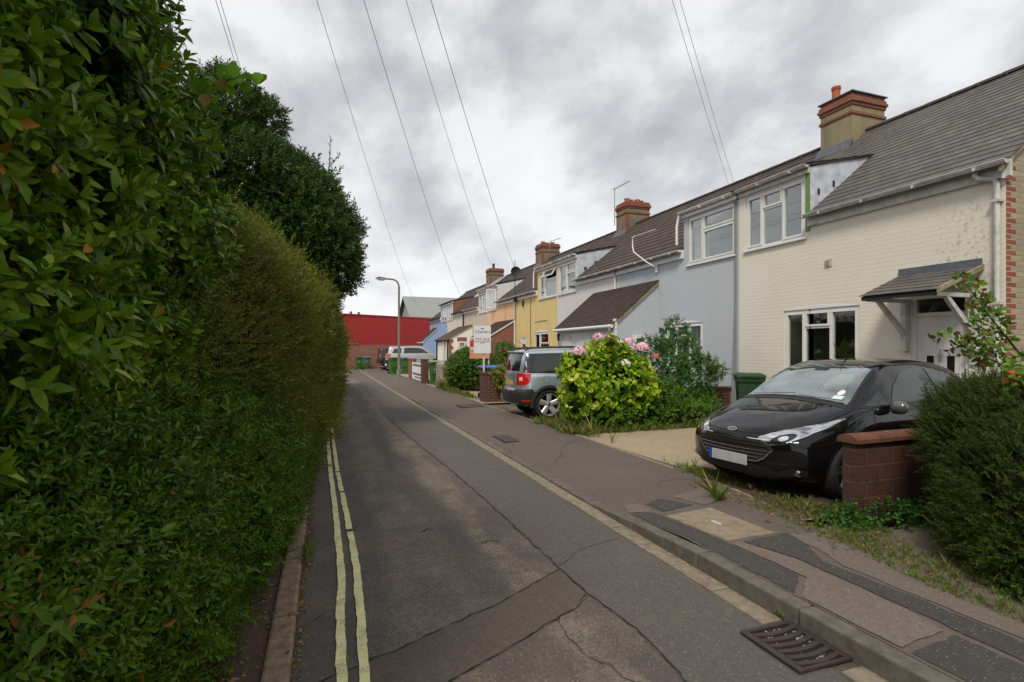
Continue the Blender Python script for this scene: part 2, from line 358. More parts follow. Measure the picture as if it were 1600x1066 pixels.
def backx(y):    # back edge of the pavement
    pts = [(-9, 3.75), (2.4, 3.75), (4, 4.2), (6, 4.45), (9, 4.3), (60, 4.3)]
    for (a, p), (b, q) in zip(pts, pts[1:]):
        if y <= b: return p + (q - p) * (y - a) / (b - a)
def pavz(x, y):
    t = min(1, max(0, (x - 2.76) / 1.2)); return hk(y) - .004 + (.085 - hk(y) + .004) * t * t * (3 - 2 * t)
g = MB(); ys = [-4 + .4 * i for i in range(124)]
for y0, y1 in zip(ys, ys[1:]):
    for k in range(10):
        q = []
        for kk, yy in ((k, y0), (k + 1, y0), (k + 1, y1), (k, y1)):
            x = 2.755 + (backx(yy) - 2.755) * kk / 10; q.append((x, yy, pavz(x, yy)))
        g.poly(q)
struct('pavement', g, M['pave'], smooth=True)
def wob(pts, step=.06, amp=.008):
    out = []
    for (x0, y0), (x1, y1) in zip(pts, pts[1:] + pts[:1]):
        n = max(1, int(math.hypot(x1 - x0, y1 - y0) / step))
        for i in range(n):
            a = amp if 0 < i else 0
            out.append((x0 + (x1 - x0) * i / n + random.uniform(-a, a), y0 + (y1 - y0) * i / n + random.uniform(-a, a)))
    return out
def sheet(name, pts, mat, zf, dz, step=.06, amp=.008):
    bm = bmesh.new(); p = wob(pts, step, amp)
    vs, ed, fs, *_ = delaunay_2d_cdt([Vector(q) for q in p] + [Vector((x, y)) for x in np.arange(min(a[0] for a in p), max(a[0] for a in p), .17) for y in np.arange(min(a[1] for a in p), max(a[1] for a in p), .17)], [], [list(range(len(p)))], 1, 1e-5)
    m = MB(); m.add([(v.x, v.y, zf(v.x, v.y) + dz) for v in vs], [tuple(f) for f in fs]); return struct(name, m, mat, smooth=True)
rz_ = lambda x, y: roadz(x)
sheet('road_patch', [(1.68, 2.2), (1.72, 2.7), (1.66, 3.2), (1.655, 3.64), (1.65, 4.7), (1.64, 6.0), (1.59, 7.5), (1.48, 9.9), (1.4, 13.5), (1.4, 15), (2.44, 15), (2.44, -1), (1.75, -1)], M['road_new'], rz_, .004, .1, .008)
sheet('road_patch', [(.17, 2.86), (.31, 2.92), (1.02, 3.24), (1.64, 3.6), (1.65, 3.16), (1.49, 3.03), (1.0, 2.78), (.59, 2.58), (.3, 2.35), (-.14, 2.0), (-.14, 2.75)], M['trench'], rz_, .0045, .07, .008)
def crackline(pts, w=.012, zf=rz_, dz=.0085, amp=.02):
    p = []
    for (x0, y0), (x1, y1) in zip(pts, pts[1:]):
        n = max(1, int(math.hypot(x1 - x0, y1 - y0) / .06)); p += [(x0 + (x1 - x0) * i / n + random.gauss(0, amp * .35), y0 + (y1 - y0) * i / n + random.gauss(0, amp * .35)) for i in range(n)]
    p.append(pts[-1]); m = MB(); L_, R_ = [], []
    for i, q in enumerate(p):
        a, b = p[max(0, i - 1)], p[min(len(p) - 1, i + 1)]; d = math.hypot(b[0] - a[0], b[1] - a[1]) or 1
        nx, ny = -(b[1] - a[1]) / d, (b[0] - a[0]) / d; ww = w * random.uniform(.1, .8) * .5
        L_.append((q[0] + nx * ww, q[1] + ny * ww, zf(*q) + dz)); R_.append((q[0] - nx * ww, q[1] - ny * ww, zf(*q) + dz))
    for i in range(len(p) - 1): m.poly([L_[i], L_[i + 1], R_[i + 1], R_[i]])
    struct('road_crack', m, M['crack'])
crackline([(1.75, 1), (1.68, 2.2), (1.72, 2.7), (1.66, 3.2), (1.655, 3.64), (1.65, 4.7), (1.64, 6.0), (1.59, 7.5), (1.48, 9.9), (1.4, 13.5)], .020)
crackline([(-.14, 2.75), (.17, 2.86), (.31, 2.92), (1.02, 3.24), (1.64, 3.6)], .017)
crackline([(1.64, 3.17), (1.49, 3.03), (1.0, 2.78), (.59, 2.58), (.3, 2.35), (-.1, 2.0)], .016)
crackline([(1.66, 3.64), (1.95, 3.9), (2.4, 4.05)], .007); crackline([(1.35, 2.95), (1.3, 2.6), (1.45, 2.2), (1.4, 1.8)], .012, amp=.04)
crackline([(.2, 4.9), (.3, 5.5), (.9, 5.9)], .006, amp=.05); crackline([(-.12, 4.6), (.05, 4.72)], .014); crackline([(-.13, 3.35), (.0, 3.5)], .012)
crackline([(.8, 4.75), (.88, 4.8), (.93, 4.78)], .02, amp=.03); crackline([(1.2, 4.3), (1.32, 4.35), (1.4, 4.3)], .02, amp=.03)
# yellow lines painted along the left kerb, hand-laid and slightly wandering
def yline(pts, w=.052):
    m = MB(); p = []
    for (x0, y0), (x1, y1) in zip(pts, pts[1:]):
        n = max(1, int((y1 - y0) / .035)); p += [(x0 + (x1 - x0) * i / n, y0 + (y1 - y0) * i / n) for i in range(n)]
    pr = None
    for x, y in p:
        lf = .003 * math.sin(y * 9.1 + x * 40) + .002 * math.sin(y * 23); a, b = x - w / 2 + random.gauss(0, .0016) + lf, x + w / 2 + random.gauss(0, .0016) + lf * .4
        if random.random() < .012: pr = None; continue
        c = ((a, y, roadz(a) + .010), (b, y, roadz(b) + .010))
        if pr: m.poly([pr[0], pr[1], c[1], c[0]])
        pr = c
    o = struct('road_marking', m, M['paint']); return o
road = bpy.data.objects['road']
for l in ([(.07, 1.5), (.08, 2.8), (.085, 3.3), (.115, 4.06), (.10, 5.7), (.07, 7.5), (.05, 10), (.03, 12.7), (.0, 20)], [(.17, 1.5), (.185, 2.75), (.205, 3.27), (.225, 4.27), (.20, 5.65), (.16, 7.43), (.14, 10), (.12, 20)]):
    o = yline(l); o.parent = road; del o['kind']
# kerbs and gutter channel
def stones(name, x0, x1, zt, mat, y0=-3.9, y1=45, ln=.9, gap=.012, zb=-.1, bev=.012):
    m = MB(); y = y0
    while y < y1:
        a, b = y, y + ln - gap; za, zb_ = zt(a) + random.uniform(-.003, .003), zt(b) + random.uniform(-.003, .003); dx = random.uniform(-.004, .004)
        n = 1
        for s in range(n):
            m.add([(x0 + dx, a, zb), (x1 + dx, a, zb), (x1 + dx, b, zb), (x0 + dx, b, zb), (x0 + dx, a, za), (x1 + dx, a, za), (x1 + dx, b, zb_), (x0 + dx, b, zb_)],
                  [(0, 1, 2, 3), (4, 5, 6, 7), (0, 1, 5, 4), (1, 2, 6, 5), (2, 3, 7, 6), (3, 0, 4, 7)])
        y += ln
    return struct(name, m, mat, bevel=bev)
stones('kerb', 2.63, 2.755, hk, M['kerbc'])
stones('gutter_channel', 2.475, 2.626, lambda y: .012, M['concrete'], ln=.45, gap=.008, y0=2.50, bev=.004)
stones('gutter_channel', 2.475, 2.626, lambda y: .012, M['concrete'], ln=.45, gap=.008, y0=-1.6, y1=1.9, bev=.004)
stones('kerb', -.30, -.165, lambda y: .055, M['leftkerb'], y1=30, ln=.92, gap=.006, bev=.02)
g = MB(); g.poly([(-6, -3, .01), (-.29, -3, .03), (-.29, 50, .03), (-6, 50, .01)]); struct('verge_soil', g, M['soil'])
# pavement repairs
sheet('pavement_patch', [(2.775, 4.45), (3.0, 4.38), (3.0, 3.38), (3.03, 2.75), (2.775, 2.55)], M['pave_dark'], pavz, .005)
sheet('pavement_patch', [(3.02, 3.36), (3.12, 3.4), (3.25, 3.0), (3.25, 2.2), (3.18, 1.95), (2.78, 1.9), (2.775, 2.5), (3.05, 2.7)], M['pave_light'], pavz, .0065)
sheet('pavement_patch', [(3.15, 3.38), (3.7, 3.48), (3.62, 3.2), (3.42, 2.9), (3.48, 2.2), (3.5, .5), (3.22, .5), (3.27, 2.2), (3.28, 3.0)], M['pave_dark'], pavz, .0055)
sheet('pavement_patch', [(2.78, 1.85), (3.2, 1.9), (3.2, .4), (2.78, .4)], M['pave_dark'], pavz, .004)
sheet('pavement_patch', [(2.79, 4.5), (3.0, 4.42), (3.08, 4.75), (2.9, 4.8)], M['pave_light'], pavz, .006)
sheet('pavement_patch', [(3.1, 4.38), (3.5, 4.45), (3.35, 4.8), (3.12, 4.7)], M['pave_dark'], pavz, .006)
sheet('pavement_patch', [(3.6, 4.4), (3.95, 4.5), (4.0, 4.9), (3.5, 4.8)], M['pave_light'], pavz, .005)
sheet('pavement_patch', [(3.66, 3.45), (3.62, 3.1), (3.5, 2.8), (3.55, 1.0), (3.74, 1.0), (3.74, 2.4), (3.98, 3.4)], M['pave_light'], pavz, .005)
crackline([(3.05, 6.9), (3.3, 7.2), (3.5, 7.7), (3.9, 8.1), (4.2, 8.2)], .012, pavz, .006, .04)
crackline([(3.6, 5.2), (3.8, 5.4), (4.2, 5.3)], .012, pavz, .006, .04)
# front gardens and drives behind the pavement
def flat(name, pts, z, mat, **k): return sheet(name, pts, mat, lambda x, y: z, 0, **k)
sheet('driveway', [(backx(v) - .01, v) for v in np.arange(3.7, 8.95, .2)] + [(9.0, 8.9), (9.0, 3.7)], M['gravel'], lambda x, y: .083, 0)
sheet('drive_edge_dirt', [(4.12, 3.75), (4.32, 4.6), (4.4, 5.7), (4.75, 5.8), (5.0, 5.2), (5.3, 4.2), (5.4, 3.7)], M['soil'], lambda x, y: .087, 0, .08, .03)
flat('driveway', [(4.33, 10.9), (4.33, 14.8), (9.0, 14.8), (9.0, 10.9)], .028, M['hard'])
sheet('driveway', [(4.34, 20.5), (4.34, 46), (9.0, 46), (9.0, 20.5)], M['farpave'], lambda x, y: .07 + .17 * min(1, max(0, (y - 35.5) / 2)), 0)
flat('garden_bed', [(4.33, 14.85), (4.33, 20.4), (9.0, 20.4), (9.0, 14.85)], .074, M['gravel'])
flat('garden_bed', [(4.4, 8.95), (4.36, 10.8), (9.0, 10.8), (9.0, 8.95)], .078, M['soil'])
bx = [backx(v) for v in np.arange(-3, 3.75, .25)]
sheet('garden_bed', [(backx(v) - .01, v) for v in np.arange(-3, 3.75, .25)] + [(9, 3.7), (9, -3)], M['hard'], lambda x, y: .080, 0)
stones('path_edging', 4.30, 4.36, lambda y: .088, M['concrete'], y0=5.9, y1=9.0, ln=.9, gap=.004, bev=.004)
stones('path_edging', 4.27, 4.33, lambda y: .088, M['concrete'], y0=9.9, y1=14.4, ln=.9, gap=.004, bev=.004)
flat('yard', [(-.15, 45.02), (-.15, 47), (9, 47), (9, 45.02)], .0, M['pave'])

# ---------------- windows and doors ----------------
def mapx(X, yb, za): return lambda u, w_, d: (X - d, yb - u, za + w_)      # facade looking to the lane; u runs away from yb towards the camera
def mapy(Y, xa, za): return lambda u, w_, d: (xa + u, Y - d, za + w_)      # wall looking back along the lane
def window(par, F, W, H_, lights, sill=True, arch=0, curt=0, glass='glass', openl=None, name='window', frame='upvc'):
    fr = MB(); b = lambda *a: fr.box(*a, M=F)
    ft = .052; D0, D1 = -.095, -.02
    b(0, W, 0, ft, D0, D1) if False else None
    bb = lambda u0, u1, w0, w1, d0, d1, mb=fr: mb.box(u0, u1, w0, w1, d0, d1, M=lambda u, w_, d: F(u, w_, d))
    bb(0, W, 0, ft, D0, D1); bb(0, W, H_ - ft, H_, D0, D1); bb(0, ft, ft, H_ - ft, D0, D1); bb(W - ft, W, ft, H_ - ft, D0, D1)
    pn = MB(); u = 0; tot = sum(l[0] for l in lights); cm = MB()
    def sash(u0, u1, w0, w1, k=.04):
        d0, d1 = -.085, -.005
        bb(u0, u1, w0, w0 + k, d0, d1); bb(u0, u1, w1 - k, w1, d0, d1); bb(u0, u0 + k, w0 + k, w1 - k, d0, d1); bb(u1 - k, u1, w0 + k, w1 - k, d0, d1)
    for i, l in enumerate(lights):
        u0, u1 = u, u + W * l[0] / tot; u = u1; a0 = max(u0, ft) if i == 0 else u0 + .012; a1 = min(u1, W - ft) if i == len(lights) - 1 else u1 - .012
        if i: bb(u0 - .022, u0 + .022, ft, H_ - ft, D0 + .003, D1 - .003)
        tr = l[1]
        if tr:
            wt = H_ - tr; bb(a0, a1, wt - .022, wt + .022, D0 + .005, D1 - .005)
            parts = [(ft, wt - .02, l[2] if len(l) > 2 else False), (wt + .02, H_ - ft, True)]
        else: parts = [(ft, H_ - ft, True)]
        for j, (w0, w1, sa) in enumerate(parts):
            if openl == (i, j):          # a sash propped open outwards
                t = R(32); S = lambda uu, ww, dd, w1=w1, t=t: F(uu, w1 - (w1 - ww) * math.cos(t) + dd * math.sin(t), (w1 - ww) * math.sin(t) + dd * math.cos(t))
                for q in ((a0, a1, w0, w0 + .045), (a0, a1, w1 - .045, w1), (a0, a0 + .045, w0 + .045, w1 - .045), (a1 - .045, a1, w0 + .045, w1 - .045)): fr.box(*q, -.02, .03, M=S)
                pn.poly([S(a0, w0, .0), S(a1, w0, .0), S(a1, w1, .0), S(a0, w1, .0)]); continue
            if sa: sash(a0, a1, w0, w1)
            pn.poly([F(a0, w0, -.05), F(a1, w0, -.05), F(a1, w1, -.05), F(a0, w1, -.05)])
    if arch:
        n = 12; pts = [(W * i / n, arch * math.sin(math.pi * i / n) ** .8) for i in range(n + 1)]
        vs = [F(a, H_ + c, d) for d in (-.08, .004) for a, c in pts]; k = n + 1
        fr.add(vs, [tuple(range(k))[::-1], tuple(range(k, 2 * k))] + [(i, i + 1, k + i + 1, k + i) for i in range(n)] + [(n, 0, k, k + n)])
    f = fr.build(name, M[frame], par, bevel=.004)
    pn.build('pane', M[glass], f)
    if sill:
        m = MB(); m.box(-.04, W + .04, -.045, .0, -.09, .055, M=F); m.build('sill', M[frame], f, bevel=.005)
    if curt:
        m = MB(); n = 40
        spans = [(0, .2), (.8, 1)] if curt == 1 else ([(0, .33)] if curt == 3 else [(0, 1)])
        for s0, s1 in spans:
            m = MB()
            for i in range(n):
                q = [s0 + (s1 - s0) * (i + k) / n for k in (0, 1)]
                d = [-.20 - .02 * math.sin(40 * t * W) for t in q]
                m.poly([F(q[0] * W, 0, d[0]), F(q[1] * W, 0, d[1]), F(q[1] * W, H_, d[1]), F(q[0] * W, H_, d[0])])
            m.build('curtain', M['curtain'], f, smooth=True)
    return f

XF, ZE, XR, ZR, XB = 9.0, 4.30, 12.4, 6.95, 15.8
SL = (ZR - ZE - .05) / (XR - XF)
def zroof(x): return ZE + .06 + SL * (x - XF)
def courses(mb, P, u0, u1, s0, s1, gauge, lift=None, m=0, sideclip=None):
    """P(u, s, h) -> point; strips across u from distance s0 up to s1, every course lapping the one below"""
    s = s0; lift = lift or (.009 if gauge < .2 else .015)
    while s < s1 - 1e-4:
        e_ = min(s + gauge, s1); nU = max(1, int(abs(u1 - u0) / .8))
        for i in range(nU):
            a, b = u0 + (u1 - u0) * i / nU, u0 + (u1 - u0) * (i + 1) / nU; j = .003
            mb.poly([P(a, s, lift), P(b, s, lift), P(b, e_, .0), P(a, e_, .0)], m, [(a, s), (b, s), (b, e_), (a, e_)])
            mb.poly([P(a, s, 0), P(b, s, 0), P(b, s, lift), P(a, s, lift)], m, [(a, s - .012), (b, s - .012), (b, s), (a, s)])
        s = e_
def facade(mb, X, y0, y1, z0, z1, holes, m=0, rev=.1):
    ysx = sorted({y0, y1} | {h[0] for h in holes} | {h[1] for h in holes}); zsx = sorted({z0, z1} | {h[2] for h in holes} | {h[3] for h in holes})
    for a, b in zip(ysx, ysx[1:]):
        for c, d in zip(zsx, zsx[1:]):
            cy_, cz_ = (a + b) / 2, (c + d) / 2
            if any(h[0] < cy_ < h[1] and h[2] < cz_ < h[3] for h in holes): continue
            if a >= y1 or b <= y0: continue
            mb.poly([(X, a, c), (X, b, c), (X, b, d), (X, a, d)], m)
    for h in holes:
        a, b, c, d = h[:4]
        mb.poly([(X, a, c), (X + rev, a, c), (X + rev, a, d), (X, a, d)], m); mb.poly([(X, b, c), (X + rev, b, c), (X + rev, b, d), (X, b, d)], m)
        mb.poly([(X, a, d), (X + rev, a, d), (X + rev, b, d), (X, b, d)], m); mb.poly([(X, a, c), (X + rev, a, c), (X + rev, b, c), (X, b, c)], m)
DZ = 5.22           # dormer eaves
def house(name, label, y0, y1, wall, roofm, dorm, wins, gauge=.3, cheek=None, cheekat=None, gutter='upvc', wallextra=None, fascia='upvc', ends=()):
    h = thing(name, label, 'house', (XF, (y0 + y1) / 2, .05))
    wm = MB(); d0, d1 = dorm
    lo = [x for x in wins if x[3] <= ZE]; hi = [x for x in wins if x[3] > ZE]
    # the wall under the eaves, and its piece carried up to the dormer
    for a, b, top in ((y0, d0, ZE), (d0, d1, DZ), (d1, y1, ZE)):
        if b - a < .05: continue
        hs = [x for x in wins if x[0] >= a - .01 and x[1] <= b + .01]
        cut = [x for x in wins if x not in hs and x[0] < b and x[1] > a]
        hs += [(max(x[0], a), min(x[1], b), x[2], x[3]) for x in cut]
        facade(wm, XF, a, b, .0, top, hs)
    wm.poly([(XB, y0, 0), (XB, y1, 0), (XB, y1, ZE), (XB, y0, ZE)])
    for ye, mi in ends:
        wm.poly([(XF, ye, 0), (XB, ye, 0), (XB, ye, ZE + .02), (XR, ye, ZR - .06), (XF, ye, ZE + .02)], mi)
    for ye in (y0 + .004, y1 - .004):
        if ye not in [q[0] for q in ends]: wm.poly([(XF + .02, ye, 0), (XB - .02, ye, 0), (XB - .02, ye, ZE), (XR, ye, ZR - .1), (XF + .02, ye, ZE)])
    wobj = wm.build('wall', wall, h)
    # roof
    rm = MB(); LS = math.hypot(XR - XF + .22, (XR - XF + .22) * SL); cs, sn = 1 / math.hypot(1, SL), SL / math.hypot(1, SL)
    P = lambda u, s, l: (XF - .22 + s * cs - l * sn, u, zroof(XF - .22) + s * sn + l * cs)
    ov0 = .08 if any(abs(q[0] - y0) < .01 for q in ends) else 0; ov1 = .08 if any(abs(q[0] - y1) < .01 for q in ends) else 0
    XD = 10.75; ZD0 = DZ + .07; sd_ = None
    zd = lambda x: ZD0 + (zroof(XD) - ZD0) * (x - (XF - .12)) / (XD - XF + .12)
    sD = (XD - XF + .22) / cs
    for a, b, s in ((y0 - ov0, d0, 0), (d0, d1, sD), (d1, y1 + ov1, 0)):
        if b - a > .05: courses(rm, P, a, b, s, LS, gauge)
    rm.poly([(XR, y0 - ov0, ZR), (XR, y1 + ov1, ZR), (XB + .2, y1 + ov1, ZE), (XB + .2, y0 - ov0, ZE)], 0, [(y0, 0), (y1, 0), (y1, 4), (y0, 4)])
    rm.poly([(XF - .2, y0 - ov0, zroof(XF - .2) - .03), (XF - .2, y1 + ov1, zroof(XF - .2) - .03), (XR, y1 + ov1, ZR - .03), (XR, y0 - ov0, ZR - .03)]) if False else None
    rf = rm.build('roof', [roofm], h, recalc=False)
    Ld = math.hypot(XD - XF + .12, zroof(XD) - ZD0); c2, s2 = (XD - XF + .12) / Ld, (zroof(XD) - ZD0) / Ld
    dm = MB(); PD = lambda u, s, l: (XF - .12 + s * c2 - l * s2, u, ZD0 + s * s2 + l * c2 + .004)
    courses(dm, PD, d0 - .04, d1 + .04, 0, Ld, gauge)
    dm.prism([(XF - .10, ZD0 - .045), (XD - .1, zd(XD - .1) - .045), (XD - .1, zd(XD - .1) - .004), (XF - .10, ZD0 - .004)], d0 - .04, d1 + .04, 'y')
    dr = dm.build('dormer_roof', [roofm], h, recalc=False)
    # dormer cheek on the free side
    ck = MB(); yc = cheekat
    if yc is not None:
        e2 = .012 if yc == d0 else -.012
        for off in (0, e2):
            ck.poly([(XF, yc - off, zroof(XF) - .02), (XF, yc - off, ZD0 - .05), (XD - .05, yc - off, zd(XD - .05) - .01)])
        cko = ck.build('dormer_cheek', cheek, h)
    rt = MB(); n = int((y1 - y0) / .45)
    for i in range(n):
        a = y0 - ov0 + (y1 - y0 + ov0 + ov1) * i / n; b = y0 - ov0 + (y1 - y0 + ov0 + ov1) * (i + 1) / n
        for k in range(8):
            q0, q1 = math.pi * k / 8, math.pi * (k + 1) / 8; rr = .11
            f2 = lambda q, r_: (XR + r_ * math.cos(q), ZR - .03 + r_ * .8 * math.sin(q))
            (xa, za), (xb, zb_) = f2(q0, rr), f2(q1, rr); (xc, zc), (xd2, zd2) = f2(q0, rr + .008), f2(q1, rr + .008)
            rt.poly([(xa, a, za), (xb, a, zb_), (xd2, b, zd2), (xc, b, zc)])
    rt.build('ridge', M['ridge'], rf, smooth=False)
    # fascia and half-round gutters
    gm, fm = MB(), MB()
    def gut(y_a, y_b, xg, zg, r=.058):
        for k in range(7):
            q0, q1 = math.pi + math.pi * k / 7, math.pi + math.pi * (k + 1) / 7
            for rr in (r, r - .006):
                gm.poly([(xg + rr * math.cos(q0), y_a, zg + rr * math.sin(q0)), (xg + rr * math.cos(q1), y_a, zg + rr * math.sin(q1)), (xg + rr * math.cos(q1), y_b, zg + rr * math.sin(q1)), (xg + rr * math.cos(q0), y_b, zg + rr * math.sin(q0))])
        for ye in (y_a, y_b): gm.poly([(xg + r * math.cos(math.pi + math.pi * k / 7), ye, zg + r * math.sin(math.pi + math.pi * k / 7)) for k in range(8)])
        gm.box(xg - r - .008, xg - r + .004, y_a, y_b, zg - .006, zg + .006)
        yy = y_a + .35
        while yy < y_b - .1:
            gm.box(xg - r - .014, xg + r + .02, yy, yy + .03, zg - r - .012, zg - .02); yy += .85
    for a, b in ((y0 - ov0, d0), (d1, y1 + ov1)):
        if b - a > .1:
            gut(a, b, XF - .135, ZE - .02); fm.box(XF - .07, XF - .003, a, b, ZE - .24, ZE - .005)
    gut(d0 - .05, d1 + .05, XF - .13, DZ + .045); fm.box(XF - .06, XF - .003, d0 - .02, d1 + .02, DZ - .10, DZ + .06)
    gm.build('gutter', M[gutter], h); fm.build('fascia', M[fascia], h)
    return h
def pipe(par, pts, r=.034, mat='upvc', clips=()):
    m = MB()
    m.tube(pts, r, 12)
    for p in clips: m.box(p[0] - .045, p[0] + .06, p[1] - .06, p[1] + .06, p[2] - .02, p[2] + .02)
    return m.build('downpipe', M[mat], par, smooth='auto')
def chimney(par, ya, yb, zt, mats, pots, x0=11.85, x1=12.95, band=True, cap=None, zb=6.3):
    m = MB(); m.box(x0, x1, ya, yb, zb, zt - .30)
    m.box(x0 - .03, x1 + .03, ya - .03, yb + .03, zt - .52, zt - .45, 1) if band else None
    for i, (o_, z_) in enumerate(((.025, .30), (.055, .225), (.03, .15), (.0, .075))): m.box(x0 - o_, x1 + o_, ya - o_, yb + o_, zt - z_, zt - z_ + .0745, 1)
    if mats[0] is M['chimbrick']:
        for xx in (x0 - .004, x1 - .11): 
            for yy in (ya - .004, yb - .11): m.box(xx, xx + .114, yy, yy + .114, zb, zt - .52, 1)
    c = m.build('chimney', mats, par, bevel=.006)
    f = MB(); f.box(x0 - .02, x1 + .02, ya - .02, yb + .02, zb, zroof(x0) + .13, 0) if False else None
    for x, y, r, hh, mt in pots:
        p = MB(); p.lathe([(r * 1.05, zt - .02), (r, zt + .03), (r * .92, zt + hh * .8), (r * 1.08, zt + hh * .84), (r * 1.08, zt + hh), (r * .8, zt + hh), (r * .75, zt + hh - .1), (0, zt + hh - .1)], (x, y, 0), 16); p.build('chimney_pot', M[mt], c, smooth='auto')
    if cap: q = MB(); q.box(x0 - .05, x1 + .05, ya - .05, yb + .05, zt, zt + .025); q.build('chimney_capping', M[cap], c)
    # stepped lead where the stack meets the tiles
    q = MB(); q.prism([(x0 - .16, zroof(x0 - .16) + .01), (x0 - .02, zroof(x0) + .01), (x0 - .02, zroof(x0) + .13), (x0 - .035, zroof(x0) + .13)], ya - .05, yb + .05, 'y'); q.build('chimney_flashing', M['lead'], c)
    return c
L3 = [(.30, 0), (.34, .36), (.36, 0)]      # narrow light, small top light over a fixed one, tall light
L2 = [(.34, 0), (.66, .36)]

# ---- the cream house, number 18, nearest on the right
Y = dict(a=4.72, b=9.8, c=15.1, d=19.95, e=25.05, f=29.75, g=35.5, h=40.7, i=48.0)
w18 = [(8.02, 9.6, 3.88, 5.08), (6.88, 8.54, 1.17, 2.44), (5.17, 5.99, .10, 2.50)]
h18 = house('cream_brick_house', 'cream painted brick end house with grey slate roof, porch canopy and the number 18', Y['a'], Y['b'], [M['cream'], M['yellowbrick']], M['slate'], (7.92, 9.8), w18, gauge=.19, cheek=[M['leadpale']], cheekat=7.92, ends=((Y['a'], 1),), fascia='oldwhite', gutter='oldwhite')
window(h18, mapx(XF, 9.6, 3.88), 1.58, 1.2, [(.3, 0), (.34, .38), (.36, 0)])
window(h18, mapx(XF, 8.54, 1.17), 1.66, 1.27, L3, arch=.07, glass='glassdark')
def door(par, F, W, H_, trans=.28, panes=((.22, .36, .55, 1.45), (.64, .78, .55, 1.45)), frame='upvc', arch=False, furn=True):
    f = MB(); b = lambda u0, u1, w0, w1, d0, d1: f.box(u0, u1, w0, w1, d0, d1, M=F)
    b(0, .06, 0, H_, -.1, -.01); b(W - .06, W, 0, H_, -.1, -.01); b(.06, W - .06, H_ - .05, H_, -.1, -.01)
    ht = H_ - .05 - trans
    if trans: b(.06, W - .06, ht, ht + .06, -.1, -.01)
    fr = f.build('door_frame', M[frame], par, bevel=.004)
    d = MB(); d.box(.06, W - .06, .02, ht, -.085, -.04, M=F); w_ = W - .12
    for x0, x1, z0, z1 in ((.10, .44, .45, 1.72), (.56, .90, .45, 1.72)):
        a0, a1 = .06 + x0 * w_, .06 + x1 * w_
        for q in ((a0, a0 + .02, z0, z1), (a1 - .02, a1, z0, z1), (a0 + .02, a1 - .02, z0, z0 + .02)): d.box(*q, -.04, -.032, M=F)
        hi_ = z1 + .1; l_, r_ = (z1, hi_) if x0 < .5 else (hi_, z1)
        d.add([F(a0, l_, -.04), F(a1, r_, -.04), F(a1, r_ - .025, -.04), F(a0, l_ - .025, -.04), F(a0, l_, -.03), F(a1, r_, -.03), F(a1, r_ - .025, -.03), F(a0, l_ - .025, -.03)], [(4, 5, 6, 7), (0, 1, 5, 4), (3, 2, 6, 7)])
    do = d.build('door', M[frame], par, bevel=.003)
    p = MB()
    for x0, x1, z0, z1 in panes:
        a0, a1 = .06 + x0 * w_, .06 + x1 * w_; p.box(a0, a1, z0, z1, -.04, -.029, M=F)
    if panes: p.build('door_pane', M['doorglass'], do)
    if trans:
        p = MB(); p.poly([F(.06, ht + .06, -.05), F(W - .06, ht + .06, -.05), F(W - .06, H_ - .05, -.05), F(.06, H_ - .05, -.05)]); p.build('transom_pane', M['glassdark'], fr)
    if furn:
        k = MB(); c = W / 2; k.lathe([(0, -.0), (.028, 0), (.03, .012), (.0, .016)], (0, 0, 0), 12)
        k.v = [F(c + p[0], 1.46 + p[1], -.03 + p[2]) for p in k.v]
        k.box(c - .012, c + .012, 1.36, 1.44, -.035, -.015, M=F); k.box(c - .007, c + .007, 1.48, 1.55, -.035, -.02, M=F); k.build('door_knocker', M['metalgrey'], do)
        k = MB(); k.box(W - .15, W - .115, .92, 1.12, -.04, -.03, M=F); k.box(W - .23, W - .12, 1.03, 1.05, -.01, .01, M=F); k.box(W - .14, W - .125, 1.02, 1.06, -.04, .0, M=F); k.build('door_handle', M['silver'], do)
    return do
M['doorglass'] = plain('obscured_door_glass', (.02, .014, .013), .08, spec=.8)
door(h18, mapx(XF, 5.99, .10), .82, 2.40)
# canopy over the door: lean-to slates on timber brackets
cp = MB(); cy0, cy1 = 5.02, 6.17; cx_, cz0, cz1 = 8.05, 2.49, 2.87
Lc = math.hypot(XF - cx_, cz1 - cz0); cc_, ss_ = (XF - cx_) / Lc, (cz1 - cz0) / Lc
courses(cp, lambda u, s, l: (cx_ + s * cc_ - l * ss_, u, cz0 + s * ss_ + l * cc_), cy0, cy1, 0, Lc, .17)
canopy = cp.build('porch_canopy', [M['slate']], h18, recalc=False)
m = MB(); 
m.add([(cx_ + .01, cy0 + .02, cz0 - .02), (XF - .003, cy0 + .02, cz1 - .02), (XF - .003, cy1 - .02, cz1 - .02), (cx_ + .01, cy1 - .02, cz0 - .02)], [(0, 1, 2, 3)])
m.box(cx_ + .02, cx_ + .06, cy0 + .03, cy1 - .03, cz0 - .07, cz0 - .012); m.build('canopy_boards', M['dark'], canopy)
m = MB(); m.prism([(cx_ - .02, cz0 - .045), (XF - .003, cz1 - .06), (XF - .003, cz1 + .015), (cx_ - .02, cz0 + .022)], cy0 - .045, cy0 - .012, 'y'); m.build('barge_board', M['timber'], canopy)
m = MB(); m.box(XF - .045, XF - .003, cy0 - .02, cy1 + .0, cz1 - .02, cz1 + .10); m.build('flashing', M['lead'], canopy)
